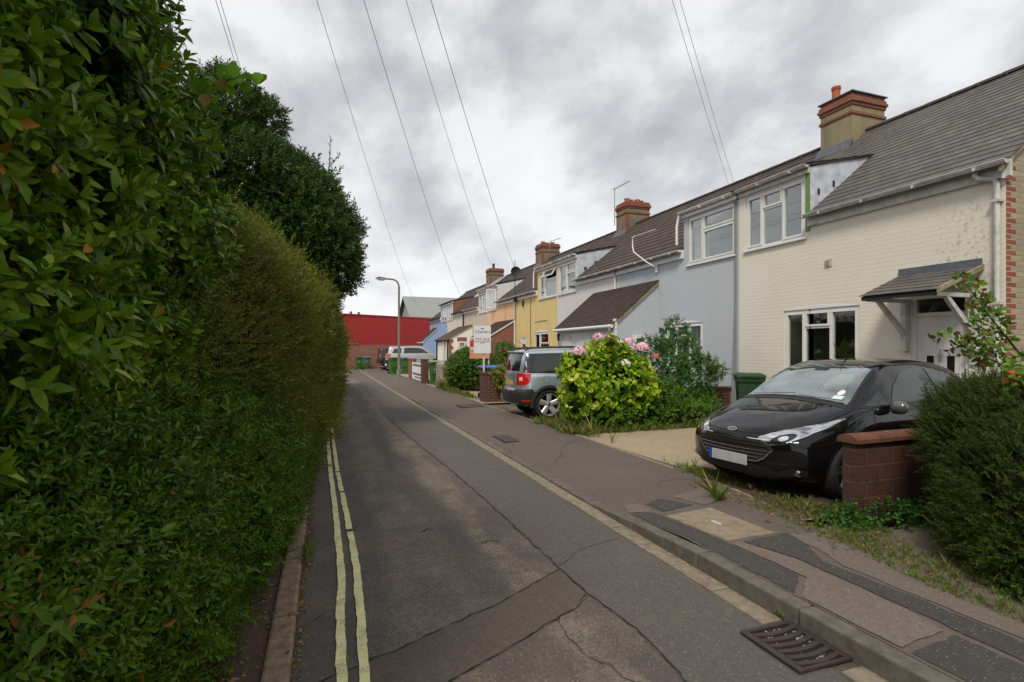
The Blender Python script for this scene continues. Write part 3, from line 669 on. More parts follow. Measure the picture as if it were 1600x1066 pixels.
for yy in (cy0 + .03, cy1 - .15):
    m = MB(); m.box(XF - .09, XF - .004, yy, yy + .09, 1.66, cz0 - .02); m.box(cx_ + .06, XF - .09, yy + .01, yy + .08, cz0 - .085, cz0 - .025)
    m.prism([(XF - .09, 1.86), (XF - .09, 1.98), (cx_ + .36, cz0 - .085), (cx_ + .27, cz0 - .085)], yy + .015, yy + .075, 'y'); m.box(XF - .11, XF - .004, yy - .015, yy + .105, 1.62, 1.66)
    m.build('bracket', M['oldwhite'], canopy, bevel=.004)
m = MB(); m.box(XF - .03, XF - .003, 4.97, 5.15, 1.42, 2.4); m.build('door_board', M['oldwhite'], h18)
T = Matrix(((0, 0, -1, XF - .034 - XF), (-1, 0, 0, 5.06 - (Y['a'] + Y['b']) / 2), (0, 1, 0, 1.70 - .05), (0, 0, 0, 1)))
text_mesh('18', .15, M['blackpaint'], h18, T, 'house_number', .004)
m = MB(); m.box(XF - .036, XF - .0305, 4.99, 5.13, 1.60, 1.655); m.build('name_plate', M['metalgrey'], h18)
pipe(h18, [(XF - .135, 5.02, 4.25), (XF - .135, 5.02, 4.16), (XF - .13, 4.98, 4.10), (XF - .06, 4.83, 4.06), (XF - .05, 4.80, 3.98), (XF - .05, 4.80, .1)], .036, 'oldwhite', [(XF - .05, 4.80, 3.75), (XF - .05, 4.80, 2.3), (XF - .05, 4.80, .9)])
m = MB(); m.box(XF - .02, XF - .002, 7.42, 7.56, 3.22, 3.36); m.box(XF - .028, XF - .018, 7.47, 7.56, 3.22, 3.33, 1); m.build('air_vent', [M['oldwhite'], M['timber']], h18)
m = MB()                                                    # red quoins running up the gable corner
for i in range(56):
    z = .06 + i * .075; ln = .225 if (i // 1) % 2 else .115; m.box(XF + .001, XF + ln, Y['a'] - .005, Y['a'] - .001, z + .002, z + .071)
m.build('brick_quoins', M['quoin'], h18)
m = MB(); m.prism([(XF - .2, zroof(XF - .2) - .09), (XR, ZR - .12), (XR, ZR - .02), (XF - .2, zroof(XF - .2) - .005)], Y['a'] - .05, Y['a'] - .02, 'y'); m.build('verge_board', M['timber'], h18)
m = MB(); m.box(XF - .075, XF - .001, Y['a'] - .035, Y['a'] + .01, ZE - .26, ZE + .0); m.build('corner_block', M['upvc'], h18)
m = MB(); m.box(XF - .016, XF - .002, 7.90, 8.0, 3.98, DZ - .1); m.build('dormer_trim', plain('faded_green_board', (.14, .25, .07), .7, var=.3), h18)
ck = [o for o in h18.children if o.name.startswith('dormer_cheek')][0]
for x, z in ((9.22, 4.78), (9.62, 4.98)): m = MB(); m.box(x - .022, x + .022, 7.92 - .03, 7.92 - .013, z - .06, z + .05); m.build('fixing_stain', M['dark'], ck)
chimney(h18, 9.25, 10.1, 7.80, [M['chimrender'], M['chimred']], [(12.2, 9.95, .10, .48, 'terracotta')], cap='lead')

# ---- bluegrey rendered house
wg = [(9.92, 11.62, 3.86, 5.08), (11.05, 12.6, 1.07, 2.34)]
hg = house('grey_rendered_house', 'blue grey rendered house with brown tiled roof and wide upstairs window beside the cream house', Y['b'], Y['c'], [M['grey']], M['tile'], (9.8, 11.8), wg, cheek=[M['leadpale']], cheekat=None)
window(hg, mapx(XF, 11.62, 3.86), 1.70, 1.22, [(.33, 0), (.67, .42, True)], curt=3)
window(hg, mapx(XF, 12.6, 1.07), 1.55, 1.27, L3, arch=.07, glass='glassdark', curt=2)
pipe(hg, [(XF - .13, 11.83, 5.2), (XF - .13, 11.87, 5.1), (XF - .17, 11.87, 4.9), (XF - .17, 11.87, 4.42)], .034)
m = MB()                                                    # service cables in the corner of the two houses
for k in range(4):
    yy = 9.86 + .022 * k; m.tube([(XF - .02, yy + .01, 5.2), (XF - .022, yy, 4.4), (XF - .022, yy + random.uniform(-.01, .01), 2.6), (XF - .025, yy + .05 * k * .5, 1.0), (XF - .03, yy + .03 * k, .2)], .009, 6)
m.build('cables', M['wiregrey'], hg)
def porch(par, y0, y1, xp, ze, zt, wall, roofm, openings, sides=(), verge='timber', fas='upvc', gut=True, frontm=None, gauge=.1):
    m = MB(); facade(m, xp, y0, y1, .0, ze + .01, openings, 0, .08)
    dz = (zt - ze) / (XF - xp)
    for ys_ in sides: m.poly([(xp, ys_, 0), (XF + .01, ys_, 0), (XF + .01, ys_, zt - .02), (xp, ys_, ze)], 1 if frontm else 0)
    for ys_ in (y0 + .003, y1 - .003):
        if all(abs(ys_ - q) > .01 for q in sides): m.poly([(xp + .01, ys_, 0), (XF, ys_, 0), (XF, ys_, zt - .03), (xp + .01, ys_, ze)], 0)
    p = m.build('porch', [frontm, wall] if frontm else [wall], par)
    r = MB(); ex = .16; Lp = math.hypot(XF - xp + ex, dz * (XF - xp + ex)); c_, s_ = (XF - xp + ex) / Lp, dz * (XF - xp + ex) / Lp
    za = ze - dz * ex + .05; o0 = .06 if y0 in sides else 0; o1 = .06 if y1 in sides else 0
    courses(r, lambda u, s, l: (xp - ex + s * c_ - l * s_, u, za + s * s_ + l * c_), y0 - o0, y1 + o1, 0, Lp, gauge, .013)
    r.poly([(xp - ex, y0 - o0, za - .01), (XF, y0 - o0, zt + .04 - .01), (XF, y1 + o1, zt + .04 - .01), (xp - ex, y1 + o1, za - .01)], 0, [(0, 0), (1, 0), (1, .01), (0, .01)])
    rr = r.build('porch_roof', [roofm], p, recalc=False)
    b = MB(); b.box(xp - .05, xp - .003, y0 - o0, y1 + o1, ze - .2, ze - .0)
    b.build('porch_fascia', M[fas], p)
    if gut: b = MB(); b.tube([(xp - ex - .0, y0 - o0, za - .045), (xp - ex - .0, y1 + o1, za - .045)], .05, 12); b.build('porch_gutter', M[fas], p, smooth='auto')
    b = MB()
    if y0 in sides: b.prism([(xp - ex, za - .10), (XF, zt + .04 - .10), (XF, zt + .035), (xp - ex, za - .002)], y0 - .05, y0 - .015, 'y')
    if y0 in sides: b.build('porch_verge', M[verge], p)
    return p
pg = porch(hg, 12.97, 15.1, 7.63, 2.42, 3.58, M['grey'], M['porchtile'], [(13.6, 14.45, 1.05, 2.12)], sides=(12.97,), frontm=M['pale'])
window(pg, mapx(7.63, 14.45, 1.05), .85, 1.07, [(1, 0)], glass='glass')
window(pg, mapy(12.97 - .11, 8.14, 1.45), .43, .6, [(1, .24, True)], glass='glassdark')
pipe(hg, [(7.47, 13.05, 2.35), (7.47, 13.05, 2.25), (7.52, 13.12, 2.15), (7.58, 13.3, 2.05), (7.6, 13.3, .1)], .03)
b = MB(); b.box(7.57, 7.66, 12.93, 13.02, .05, 2.5); b.build('corner_post', M['upvc'], hg)

# ---- pale house
wp = [(18.2, 19.8, 3.88, 5.08)]
hp = house('pale_brick_house', 'off white painted brick house between the grey and the yellow houses', Y['c'], Y['d'], [M['pale']], M['tile'], (18.15, 19.95), wp, cheek=[M['leadpale']], cheekat=18.15)
window(hp, mapx(XF, 19.8, 3.88), 1.6, 1.2, [(.45, 0), (.55, .4, True)], curt=1)
pp = porch(hp, 15.1, 16.8, 7.63, 2.42, 3.58, M['pale'], M['porchtile'], [(15.15, 15.94, .1, 2.14)], sides=(16.8,))
door(pp, mapx(7.63, 15.94, .1), .79, 2.04, trans=0, panes=(), furn=True)
pipe(hp, [(XF - .135, 15.25, 4.26), (XF - .1, 15.25, 4.1), (XF - .06, 15.25, 4.0), (XF - .06, 15.25, 3.62)], .036)
ck = [o for o in hp.children if o.name.startswith('dormer_cheek')][0]
for x, z in ((9.35, 4.72), (9.8, 4.98)):
    m = MB()
    m.lathe([(.075, 0), (.075, .02), (.0, .02)], (0, 0, 0), 14); m.v[-42:] = [(x + a, 18.15 - .014 - c, z + b_) for a, b_, c in m.v[-42:]]
    m.build('lead_roundel', M['lead'], ck)
chimney(hp, 19.25, 20.1, 7.85, [M['chimbrick'], M['chimred']], [(12.0 + .25 * i, 19.5 + .12 * (i % 2), .11, .14, 'terracotta') for i in range(4)])
lan = MB(); lx, ly, lz = 7.50, 16.54, 2.0
lan.lathe([(.0, lz + .22), (.05, lz + .16), (.075, lz + .13), (.055, lz + .12), (.04, lz - .05), (.02, lz - .07), (0, lz - .1)], (lx, ly, 0), 6); lan.tube([(7.63, ly, lz - .2), (7.55, ly, lz - .24), (7.5, ly, lz - .18), (lx, ly, lz - .08)], .01, 6)
lan.build('wall_lantern', M['black'], hp)

# ---- yellow house
wy = [(20.03, 21.9, 3.88, 5.08), (20.8, 22.5, 1.25, 2.4), (23.5, 24.3, .1, 2.25)]
hy = house('yellow_house', 'mustard yellow painted house with one small top window propped open', Y['d'], Y['e'], [M['yellow']], M['tile'], (19.95, 22.1), wy, cheek=[M['tile']], cheekat=22.1)
window(hy, mapx(XF, 21.9, 3.88), 1.85, 1.2, [(.34, 0), (.66, .42)], openl=(1, 1), curt=1)
window(hy, mapx(XF, 22.5, 1.25), 1.7, 1.15, [(.38, 0), (.62, .5)], arch=.1, glass='glassdark')
door(hy, mapx(XF, 24.3, .1), .8, 2.15, trans=0, panes=((.25, .75, 1.4, 1.8),), furn=False)
pipe(hy, [(XF - .13, 22.13, 5.2), (XF - .17, 22.16, 5.0), (XF - .17, 22.16, 4.4)], .034)
pipe(hy, [(XF - .135, 25.0, 4.26), (XF - .1, 25.0, 4.1), (XF - .06, 25.0, 4.0), (XF - .06, 25.0, .1)], .04)
m = MB(); m.tube([(XF - .015, 22.9, 4.2), (XF - .015, 22.92, 2.6), (XF - .015, 22.85, .2)], .012, 6); m.tube([(XF - .015, 22.4, 2.88), (XF - .015, 21.0, 2.9)], .009, 6); m.build('cables', M['wire'], hy)
m = MB(); m.box(XF - .06, XF - .003, 23.8, 23.95, 3.72, 3.98); m.build('alarm_box', M['castiron'], hy)
# ---- peach house
wpe = [(28.1, 29.65, 3.88, 5.08)]
hpe = house('peach_house', 'peach painted house with a white dormer side and a dark brick porch', Y['e'], Y['f'], [M['peach']], M['tile'], (28.0, 29.75), wpe, cheek=[M['upvc']], cheekat=28.0)
window(hpe, mapx(XF, 29.65, 3.88), 1.5, 1.2, [(.4, 0), (.6, 0)], curt=1)
m = MB(); fm_ = mapx(XF, 28.75, 3.94)                      # casement standing open
t_ = R(60); S = lambda u, w_, d: (XF - .02 - u * math.sin(t_) - d * .3, 28.16 + u * math.cos(t_), 3.94 + w_)
for q in ((0, .05, 0, 1.08), (.5, .55, 0, 1.08), (.05, .5, 0, .05), (.05, .5, 1.03, 1.08)): m.box(*q, 0, .05, M=S)
oc = m.build('open_casement', M['upvc'], hpe); m = MB(); m.poly([S(.05, .05, .02), S(.5, .05, .02), S(.5, 1.03, .02), S(.05, 1.03, .02)]); m.build('casement_pane', M['glass'], oc)
porch(hpe, 25.1, 28.2, 7.67, 2.32, 3.12, M['redbrick'], M['porchtile'], [], sides=(25.1, 28.2), verge='upvc')
m = MB(); m.tube([(XF - .012, 26.6, 4.1), (XF - .012, 26.6, 3.2)], .01, 6); m.build('cables', M['wiregrey'], hpe)
chimney(hpe, 28.4, 29.4, 7.82, [M['chimbrick'], M['chimred']], [(12.05 + .3 * i, 28.75 + .2 * (i % 2), .12, .13, 'terracotta') for i in range(3)])
# ---- stone coloured house, off white house, blue house
hs_ = house('stone_painted_house', 'stone coloured house between the peach house and the dark drainpipe', Y['f'], Y['g'], [M['farcream']], M['tile'], (29.75, 31.8), [(29.9, 31.65, 3.88, 5.08)], cheekat=31.8, cheek=[M['tile']])
window(hs_, mapx(XF, 31.65, 3.88), 1.7, 1.2, [(.36, 0), (.64, .4)], curt=1)
pipe(hs_, [(XF - .06, 35.45, 4.3), (XF - .06, 35.45, 3.2)], .05, 'black')
ps = porch(hs_, 33.3, 35.5, 7.46, 2.34, 3.2, M['white'], M['oldtile'], [(33.75, 34.5, .1, 2.1)], sides=(33.3,), fas='black')
m = MB(); m.box(7.36, 7.46, 34.5, 34.72, .05, 2.2); m.box(7.36, 7.46, 33.5, 33.74, .05, 2.2); m.build('porch_pilaster', M['upvc'], ps)
window(ps, mapy(33.3 - .11, 8.05, 1.05), .5, 1.1, [(1, .42, True)], glass='glassdark')
m = MB(); m.box(8.0, 8.62, 33.28, 33.3, 2.17, 2.42); m.build('brick_header', M['redbrick'], ps)
m = MB()
for i in range(10): m.box(7.45, 7.62 + .12 * (i % 2), 33.28, 33.3, .1 + .22 * i, .31 + .22 * i)
m.build('brick_quoins', M['redbrick'], ps)
pipe(hs_, [(7.36, 33.4, 2.3), (7.4, 33.4, 2.1), (7.4, 33.4, .1)], .045, 'black'); pipe(hs_, [(7.36, 36.9, 2.3), (7.4, 36.9, 2.1), (7.4, 36.9, .1)], .045, 'black')
hw = house('offwhite_house', 'off white house with red brick dormer side next to the blue house', Y['g'], Y['h'], [M['farwhite']], M['tile'], (38.8, 40.7), [(38.95, 40.5, 3.88, 5.08)], cheek=[M['redbrick']], cheekat=38.8, gutter='black')
window(hw, mapx(XF, 40.5, 3.88), 1.5, 1.2, [(.5, 0), (.5, 0)], curt=2)
porch(hw, 35.5, 37.0, 7.46, 2.34, 3.2, M['white'], M['oldtile'], [], sides=(37.0,), fas='black')
m = MB(); P_ = lambda u, s, l: (XF + 1.2 + s * .79, u, zroof(XF + 1.2) + s * .61 + .09 + l)
m.add([P_(36.0, .3, 0), P_(38.2, .3, 0), P_(38.2, 2.6, 0), P_(36, 2.6, 0), P_(36.0, .3, -.06), P_(38.2, .3, -.06), P_(38.2, 2.6, -.06), P_(36, 2.6, -.06)], [(0, 1, 2, 3), (0, 1, 5, 4), (1, 2, 6, 5), (2, 3, 7, 6), (3, 0, 4, 7)]); m.build('roof_panel', plain('pale_roof_panel', (.35, .38, .42), .25), hw)
chimney(hw, 38.7, 39.7, 7.85, [M['chimbrick'], M['chimred']], [(12.3, 39.2, .1, .42, 'castiron')])
hb = house('blue_house', 'sky blue painted house at the far end of the terrace', Y['h'], Y['i'], [M['blue']], M['tile'], (40.7, 43.2), [(41.0, 43.0, 3.88, 5.08)], cheekat=43.2, cheek=[M['tile']], ends=((Y['i'], 0),), gutter='black')
window(hb, mapx(XF, 43.0, 3.88), 1.9, 1.2, [(.5, 0), (.5, 0)], curt=2)
porch(hb, 44.5, 46.6, 7.8, 2.35, 3.45, M['blue'], M['porchtile'], [(45.2, 46.0, 1.2, 2.1)], sides=(44.5, 46.6), verge='upvc', frontm=M['pale'])

# ---------------- far end: brick wall, red building, grey shed ----------------
m = MB(); m.box(-3.5, 5.9, 45.5, 45.72, -.02, 2.02); m.box(-3.5, 2.6, 45.46, 45.76, 2.02, 2.10)
bw = thing('brick_boundary_wall', 'long old red brick wall closing the end of the lane', 'wall', (2, 45.6, 0)); m.build('brickwork', M['redbrick'], bw)
m = MB(); m.box(-3.5, 2.6, 45.44, 45.78, 2.10, 2.15); m.build('coping', M['timber'], bw)
M['redpaint'] = brick('red_painted_brick', (0, 0, 0), (0, 0, 0), (0, 0, 0), bw=.45, bh=.15, paint=(.44, .03, .03), bump=.5, dirt=.25, dirtcol=(.25, .02, .02))
rb = thing('red_building', 'windowless dark red painted building behind the end wall', 'building', (3, 50, 0))
a, b_ = (-3, 46.4), (10.2, 53.5); zt = 4.72
m = MB(); dx, dy = (b_[0] - a[0]), (b_[1] - a[1]); ln = math.hypot(dx, dy); nx, ny = -dy / ln * 6, dx / ln * 6
c_ = [(a[0], a[1]), (b_[0], b_[1]), (b_[0] + nx, b_[1] + ny), (a[0] + nx, a[1] + ny)]
m.prism(c_, 0, zt, 'z'); m.build('wall', M['redpaint'], rb)
k = 1.004; cxm, cym = sum(q[0] for q in c_) / 4, sum(q[1] for q in c_) / 4
m = MB(); m.prism([(cxm + (q[0] - cxm) * 1.01, cym + (q[1] - cym) * 1.02) for q in c_], zt, zt + .08, 'z'); m.build('parapet_capping', M['redpaint'], rb)
ch2 = thing('distant_chimney_stack', 'two little chimney pots showing over the red building', 'chimney', (3.2, 62, 0))
m = MB(); m.box(2.4, 4.0, 62, 62.6, 0, 5.45); m.lathe([(.16, 5.45), (.13, 5.9), (.0, 5.9)], (2.75, 62.3, 0), 10); m.lathe([(.16, 5.45), (.13, 5.85), (.0, 5.85)], (3.6, 62.3, 0), 10); m.build('stack', M['redbrick'], ch2)
M['shedroof'] = NT('corrugated_sheet'); t = M['shedroof']; o_ = t.obj(); sx = t.n('SeparateXYZ', i0=o_)
rib = t.math('ABSOLUTE', t.math('SINE', t.math('MULTIPLY', sx.outputs[0], 9.0)))
t.set('Base Color', t.mix(t.ramp(t.noise(o_, .6, 4), (.3, 0), (.7, .5)), (.25, .265, .25), (.19, .20, .19))); t.set('Roughness', .6); t.set('Normal', t.bump(rib, .8, .05)); M['shedroof'] = t.m
sh = thing('metal_clad_shed', 'grey green corrugated metal shed behind the blue house', 'shed', (14, 78, 0))
m = MB(); m.box(11.6, 34, 75, 88, 0, 6.3); m.poly([(11.6, 75, 6.3), (11.6, 88, 6.3), (11.6, 81.5, 9.6)]); m.build('wall', M['shedroof'], sh)
m = MB(); m.add([(11.1, 74.6, 6.2), (34, 74.6, 6.2), (34, 81.5, 9.7), (11.1, 81.5, 9.7), (11.1, 88.4, 6.2), (34, 88.4, 6.2), (11.1, 74.6, 6.0), (11.1, 81.5, 9.4), (11.1, 88.4, 6.0), (34, 74.6, 6.0)], [(0, 1, 2, 3), (3, 2, 5, 4), (0, 3, 7, 6), (3, 4, 8, 7), (0, 1, 9, 6)]); m.build('roof', M['shedroof'], sh)
# ---------------- cars ----------------
def paint_mat(name, c, rough=.28, metal=.0, flake=0):
    t = NT(name); t.set('Base Color', c); t.set('Metallic', metal); t.set('Roughness', rough); t.set('Coat Weight', 1.0); t.set('Coat Roughness', .02); t.set('Specular IOR Level', .0 if not metal else .5); return t.m
M['carblack'] = paint_mat('black_car_paint', (.0045, .0045, .005), .3)
M['carsilver'] = paint_mat('silver_car_paint', (.46, .53, .61), .32, .7)
M['carlight'] = paint_mat('pale_silver_paint', (.42, .43, .42), .35, .5)
M['carglass'] = plain('car_glass', (.010, .013, .013), .02, spec=.75)
t = NT('windscreen_glass'); lw = t.n('LayerWeight', Blend=.5).outputs['Facing']
gl = t.n('BsdfGlossy', i0=(.82, .9, .88, 1), Roughness=.01); tr = t.n('BsdfTransparent', i0=(.55, .66, .62, 1)); ms = t.n('MixShader', i0=t.math('ADD', .17, t.math('MULTIPLY', t.math('POWER', lw, 1.6), .75)))
t.t.links.new(tr.outputs[0], ms.inputs[1]); t.t.links.new(gl.outputs[0], ms.inputs[2]); t.t.links.new(ms.outputs[0], t.t.nodes['Material Output'].inputs[0]); M['screen'] = t.m
M['tyre'] = plain('tyre_rubber', (.012, .012, .012), .85, bump=.3, bscale=80)
M['alloy'] = plain('alloy_wheel', (.62, .62, .60), .35, .6)
M['shadealloy'] = plain('shaded_alloy_wheel', (.05, .05, .05), .4, .5)  # rim colour darkened to stand for shade in the wheel arches
M['chrome'] = plain('chrome', (.8, .8, .8), .08, 1)
M['cladding'] = plain('black_cladding', (.022, .023, .025), .5, bump=.2, bscale=300)
M['redlamp'] = plain('red_lamp_lens', (.50, .012, .008), .08, coat=1)
M['whitelamp'] = plain('white_lamp_lens', (.75, .62, .55), .08, coat=1)
M['amber'] = plain('amber_lens', (.5, .18, .03), .15)
M['plate'] = plain('blank_plate', (.42, .42, .42), .4, c2=(.33, .34, .33), scale=6)
M['plateblue'] = plain('plate_blue', (.01, .05, .35), .4)
M['seat'] = plain('seat_cloth', (.05, .05, .055), .9)
M['gap'] = plain('panel_gap', (.003, .003, .003), 1)
def pch(xs_, ys_, x):        # monotone cubic
    xs_, ys_ = np.asarray(xs_, float), np.asarray(ys_, float); h = np.diff(xs_); d = np.diff(ys_) / h; m = np.zeros_like(ys_)
    for i in range(1, len(xs_) - 1): m[i] = 0 if d[i - 1] * d[i] <= 0 else 2 * d[i - 1] * d[i] / (d[i - 1] + d[i])
    m[0], m[-1] = d[0], d[-1]; x = min(max(x, xs_[0]), xs_[-1]); i = min(int(np.searchsorted(xs_, x, 'right')) - 1, len(h) - 1); t_ = (x - xs_[i]) / h[i]
    return ((2 * t_**3 - 3 * t_**2 + 1) * ys_[i] + (t_**3 - 2 * t_**2 + t_) * h[i] * m[i] + (-2 * t_**3 + 3 * t_**2) * ys_[i + 1] + (t_**3 - t_**2) * h[i] * m[i + 1])
def tab(s): return ([a for a, b in s], [b for a, b in s])
class Car:
    def __init__(s, T, L_, noseprof, noseplan, tailprof, tailplan, Lf=1.0, Lr=.7):
        s.T = {k: tab(v) for k, v in T.items()}; s.L = L_; s.np_, s.npl, s.tp, s.tpl, s.Lf, s.Lr = tab(noseprof), noseplan, tab(tailprof), tailplan, Lf, Lr
    def g(s, k, x): return pch(*s.T[k], x)
    def warp(s, p):
        x, y, z = p; W_ = .86
        n = s.npl * (abs(y) / W_) ** 2.4 + pch(*s.np_, z); r = s.tpl * (abs(y) / W_) ** 2.4 + pch(*s.tp, z)
        if x < s.Lf: x = n + x * (1 - n / s.Lf)
        if x > s.L - s.Lr: q = s.L - x; q = r + q * (1 - r / s.Lr); x = s.L - q
        return (x, y, z)
    def ring(s, x, n=9):
        g = lambda k: s.g(k, x)
        P = [(0, g('zb')), (g('ws') - .14, g('zb')), (g('ws'), g('zb') + .07), (g('wm'), g('zm')), (g('wsh') + .5 * (g('wm') - g('wsh')), g('zsh') - .5 * (g('zsh') - g('zm')) * .55), (g('wsh'), g('zsh')), (g('wsh') - .03, g('zsh') + .02) if False else (g('wsh') - .25 * (g('wsh') - g('wg')), g('zsh') + .33 * (g('zg') - g('zsh'))), (g('wg'), g('zg')), (g('wg') * .62, g('zg') + .78 * (g('zr') - g('zg'))), (0, g('zr'))]
        pts = [(-P[1][0] * .3, P[0][1])] + P + [(-P[-2][0], P[-2][1])]
        out = []
        for i in range(1, len(pts) - 2):
            p0, p1, p2, p3 = [np.array(q) for q in pts[i - 1:i + 3]]
            k = n if i not in (1,) else 3
            for j in range(k):
                t_ = j / k
                a = .5 * ((2 * p1) + (p2 - p0) * t_ + (2 * p0 - 5 * p1 + 4 * p2 - p3) * t_**2 + (-p0 + 3 * p1 - 3 * p2 + p3) * t_**3)
                out.append((max(0, a[0]), a[1]))
        out.append((0, P[-1][1])); return out
    def mesh(s, step=.045):
        xs_ = sorted({0, .012, .03, .06, .1, .15, s.L, s.L - .012, s.L - .03, s.L - .06, s.L - .1} | set(np.arange(.2, s.L - .12, step)))
        V, Fc = [], []; rings = []
        for x in xs_:
            h = s.ring(x); full = [(y, z) for y, z in h] + [(-y, z) for y, z in h[-2:0:-1]]; b = len(V)
            V += [s.warp((x, y, z)) for y, z in full]; rings.append((b, full, x))
        m = len(rings[0][1])
        for (a, _, _), (b, _, _) in zip(rings, rings[1:]):
            Fc += [(a + k, a + (k + 1) % m, b + (k + 1) % m, b + k) for k in range(m)]
        for (b, full, x) in (rings[0], rings[-1]):
            cz = sum(z for y, z in full) / m; prev = b
            for q in (.93, .85, .75, .62, .48, .34, .2, .08):
                nb = len(V); V += [s.warp((x, y * q, cz + (z - cz) * q)) for y, z in full]
                Fc += [(prev + k, prev + (k + 1) % m, nb + (k + 1) % m, nb + k) for k in range(m)]; prev = nb
            V.append(s.warp((x, 0, cz))); Fc += [(prev + k, prev + (k + 1) % m, len(V) - 1) for k in range(m)]
        return V, Fc
def car_body(car, root, mat, wheels, rw, W_, archr=None):
    V, Fc = car.mesh(); me = bpy.data.meshes.new('body'); me.from_pydata(V, [], Fc)
    bm = bmesh.new(); bm.from_mesh(me); bmesh.ops.recalc_face_normals(bm, faces=bm.faces); bm.to_mesh(me); bm.free()
    bvh = BVHTree.FromPolygons(V, Fc)
    o = finish('body', me, [mat, M['black']], root, True)
    # wheel arches cut out of the body
    for wx in wheels:
        for sgn in (-1, 1):
            c = MB(); r = archr or rw + .055
            c.lathe([(0, sgn * (W_ - .30)), (r, sgn * (W_ - .30)), (r, sgn * (W_ + .2)), (0, sgn * (W_ + .2))], (wx, 0, rw), 40, 0, 'y')
            cu = c.build('cutter', M['black'], None); cu.data.materials.clear(); cu.data.materials.append(mat); cu.data.materials.append(M['black'])
            for p in cu.data.polygons: p.material_index = 1
            md = o.modifiers.new('arch', 'BOOLEAN'); md.object = cu; md.operation = 'DIFFERENCE'; md.solver = 'EXACT'
            bpy.context.view_layer.update()
            nm = bpy.data.meshes.new_from_object(o.evaluated_get(bpy.context.evaluated_depsgraph_get()))
            o.modifiers.clear(); o.data = nm; bpy.data.objects.remove(cu)
    return o, bvh
def patch(bvh, poly, axis, sgn, off, name, mat, parent, res=.03, rim=.02, start=None, curve=None, smooth=True):
    """lay a panel on the body: outline in (y,z) for axis x, (x,z) for axis y, (x,y) for axis z"""
    if curve: 
        q = []; k = len(poly)
        for i in range(k):
            p0, p1, p2, p3 = [np.array(poly[(i + j - 1) % k], float) for j in range(4)]
            for j in range(curve):
                t_ = j / curve; q.append(tuple(.5 * ((2 * p1) + (p2 - p0) * t_ + (2 * p0 - 5 * p1 + 4 * p2 - p3) * t_**2 + (-p0 + 3 * p1 - 3 * p2 + p3) * t_**3)))
        poly = q
    b_ = []
    for (x0, y0), (x1, y1) in zip(poly, poly[1:] + poly[:1]):
        n = max(1, int(math.hypot(x1 - x0, y1 - y0) / res)); b_ += [(x0 + (x1 - x0) * i / n, y0 + (y1 - y0) * i / n) for i in range(n)]
    nb = len(b_); xa, xb = min(p[0] for p in b_), max(p[0] for p in b_); ya, yb = min(p[1] for p in b_), max(p[1] for p in b_)
    inner = [(x, y) for x in np.arange(xa + res * .5, xb, res) for y in np.arange(ya + res * .5, yb, res)]
    vs, ed, fs, ov, oe, of_ = delaunay_2d_cdt([Vector(p) for p in b_ + inner], [], [list(range(nb))], 1, 1e-6)
    P3 = []; d = {'x': Vector((-sgn, 0, 0)), 'y': Vector((0, -sgn, 0)), 'z': Vector((0, 0, -sgn))}[axis]
    for v in vs:
        o_ = {'x': Vector((0, v.x, v.y)), 'y': Vector((v.x, 0, v.y)), 'z': Vector((v.x, v.y, 0))}[axis] - d * 6
        hit, nrm, _, _ = bvh.ray_cast(o_, d)
        if hit is None:
            hit, nrm, _, _ = bvh.find_nearest(o_ + d * (6 - (start or 1.9))); 
        if nrm.dot(d) > 0: nrm = -nrm
        P3.append((hit + (nrm * .5 - d * .5).normalized() * off, nrm))
    us = sorted({i for f in fs for i in f}); mp_ = {v: i for i, v in enumerate(us)}
    m = MB(); m.add([P3[i][0] for i in us], [tuple(mp_[i] for i in f) for f in fs])
    cnt = {}
    for f in fs:
        for i in range(len(f)): e_ = tuple(sorted((f[i], f[(i + 1) % len(f)]))); cnt[e_] = cnt.get(e_, 0) + 1
    for (a, b), c in cnt.items():
        if c == 1 and rim: m.poly([P3[a][0], P3[b][0], P3[b][0] - P3[b][1] * rim, P3[a][0] - P3[a][1] * rim])
    o = m.build(name, mat, parent, smooth='auto' if smooth else False)
    bm = bmesh.new(); bm.from_mesh(o.data); bmesh.ops.remove_doubles(bm, verts=bm.verts, dist=1e-5); bm.to_mesh(o.data); bm.free()
    return o
def hitx(bvh, y, z): h = bvh.ray_cast(Vector((-4, y, z)), Vector((1, 0, 0)))[0]; return h
def mirror(poly): return [(-a, b) for a, b in poly]
def strip(bvh, pts, axis, sgn, w_, off, mbx):
    """thin line laid on the body"""
    P = []; d = {'x': Vector((-sgn, 0, 0)), 'y': Vector((0, -sgn, 0)), 'z': Vector((0, 0, -sgn))}[axis]
    q = []
    for (x0, y0), (x1, y1) in zip(pts, pts[1:]):
        n = max(1, int(math.hypot(x1 - x0, y1 - y0) / .03)); q += [(x0 + (x1 - x0) * i / n, y0 + (y1 - y0) * i / n) for i in range(n)]
    q.append(pts[-1])
    for a, b in q:
        o_ = {'x': Vector((0, a, b)), 'y': Vector((a, 0, b)), 'z': Vector((a, b, 0))}[axis] - d * 6
        h, n_, _, _ = bvh.ray_cast(o_, d)
        if h is None: continue
        if n_.dot(d) > 0: n_ = -n_
        P.append((h, n_))
    for (p, n_), (p2, n2) in zip(P, P[1:]):
        t_ = (p2 - p); 
        if t_.length > .25 or t_.length < 1e-5: continue
        s_ = t_.normalized().cross(n_) * w_ / 2; s2 = t_.normalized().cross(n2) * w_ / 2
        mbx.poly([p - s_ + n_ * off, p + s_ + n_ * off, p2 + s2 + n2 * off, p2 - s2 + n2 * off])
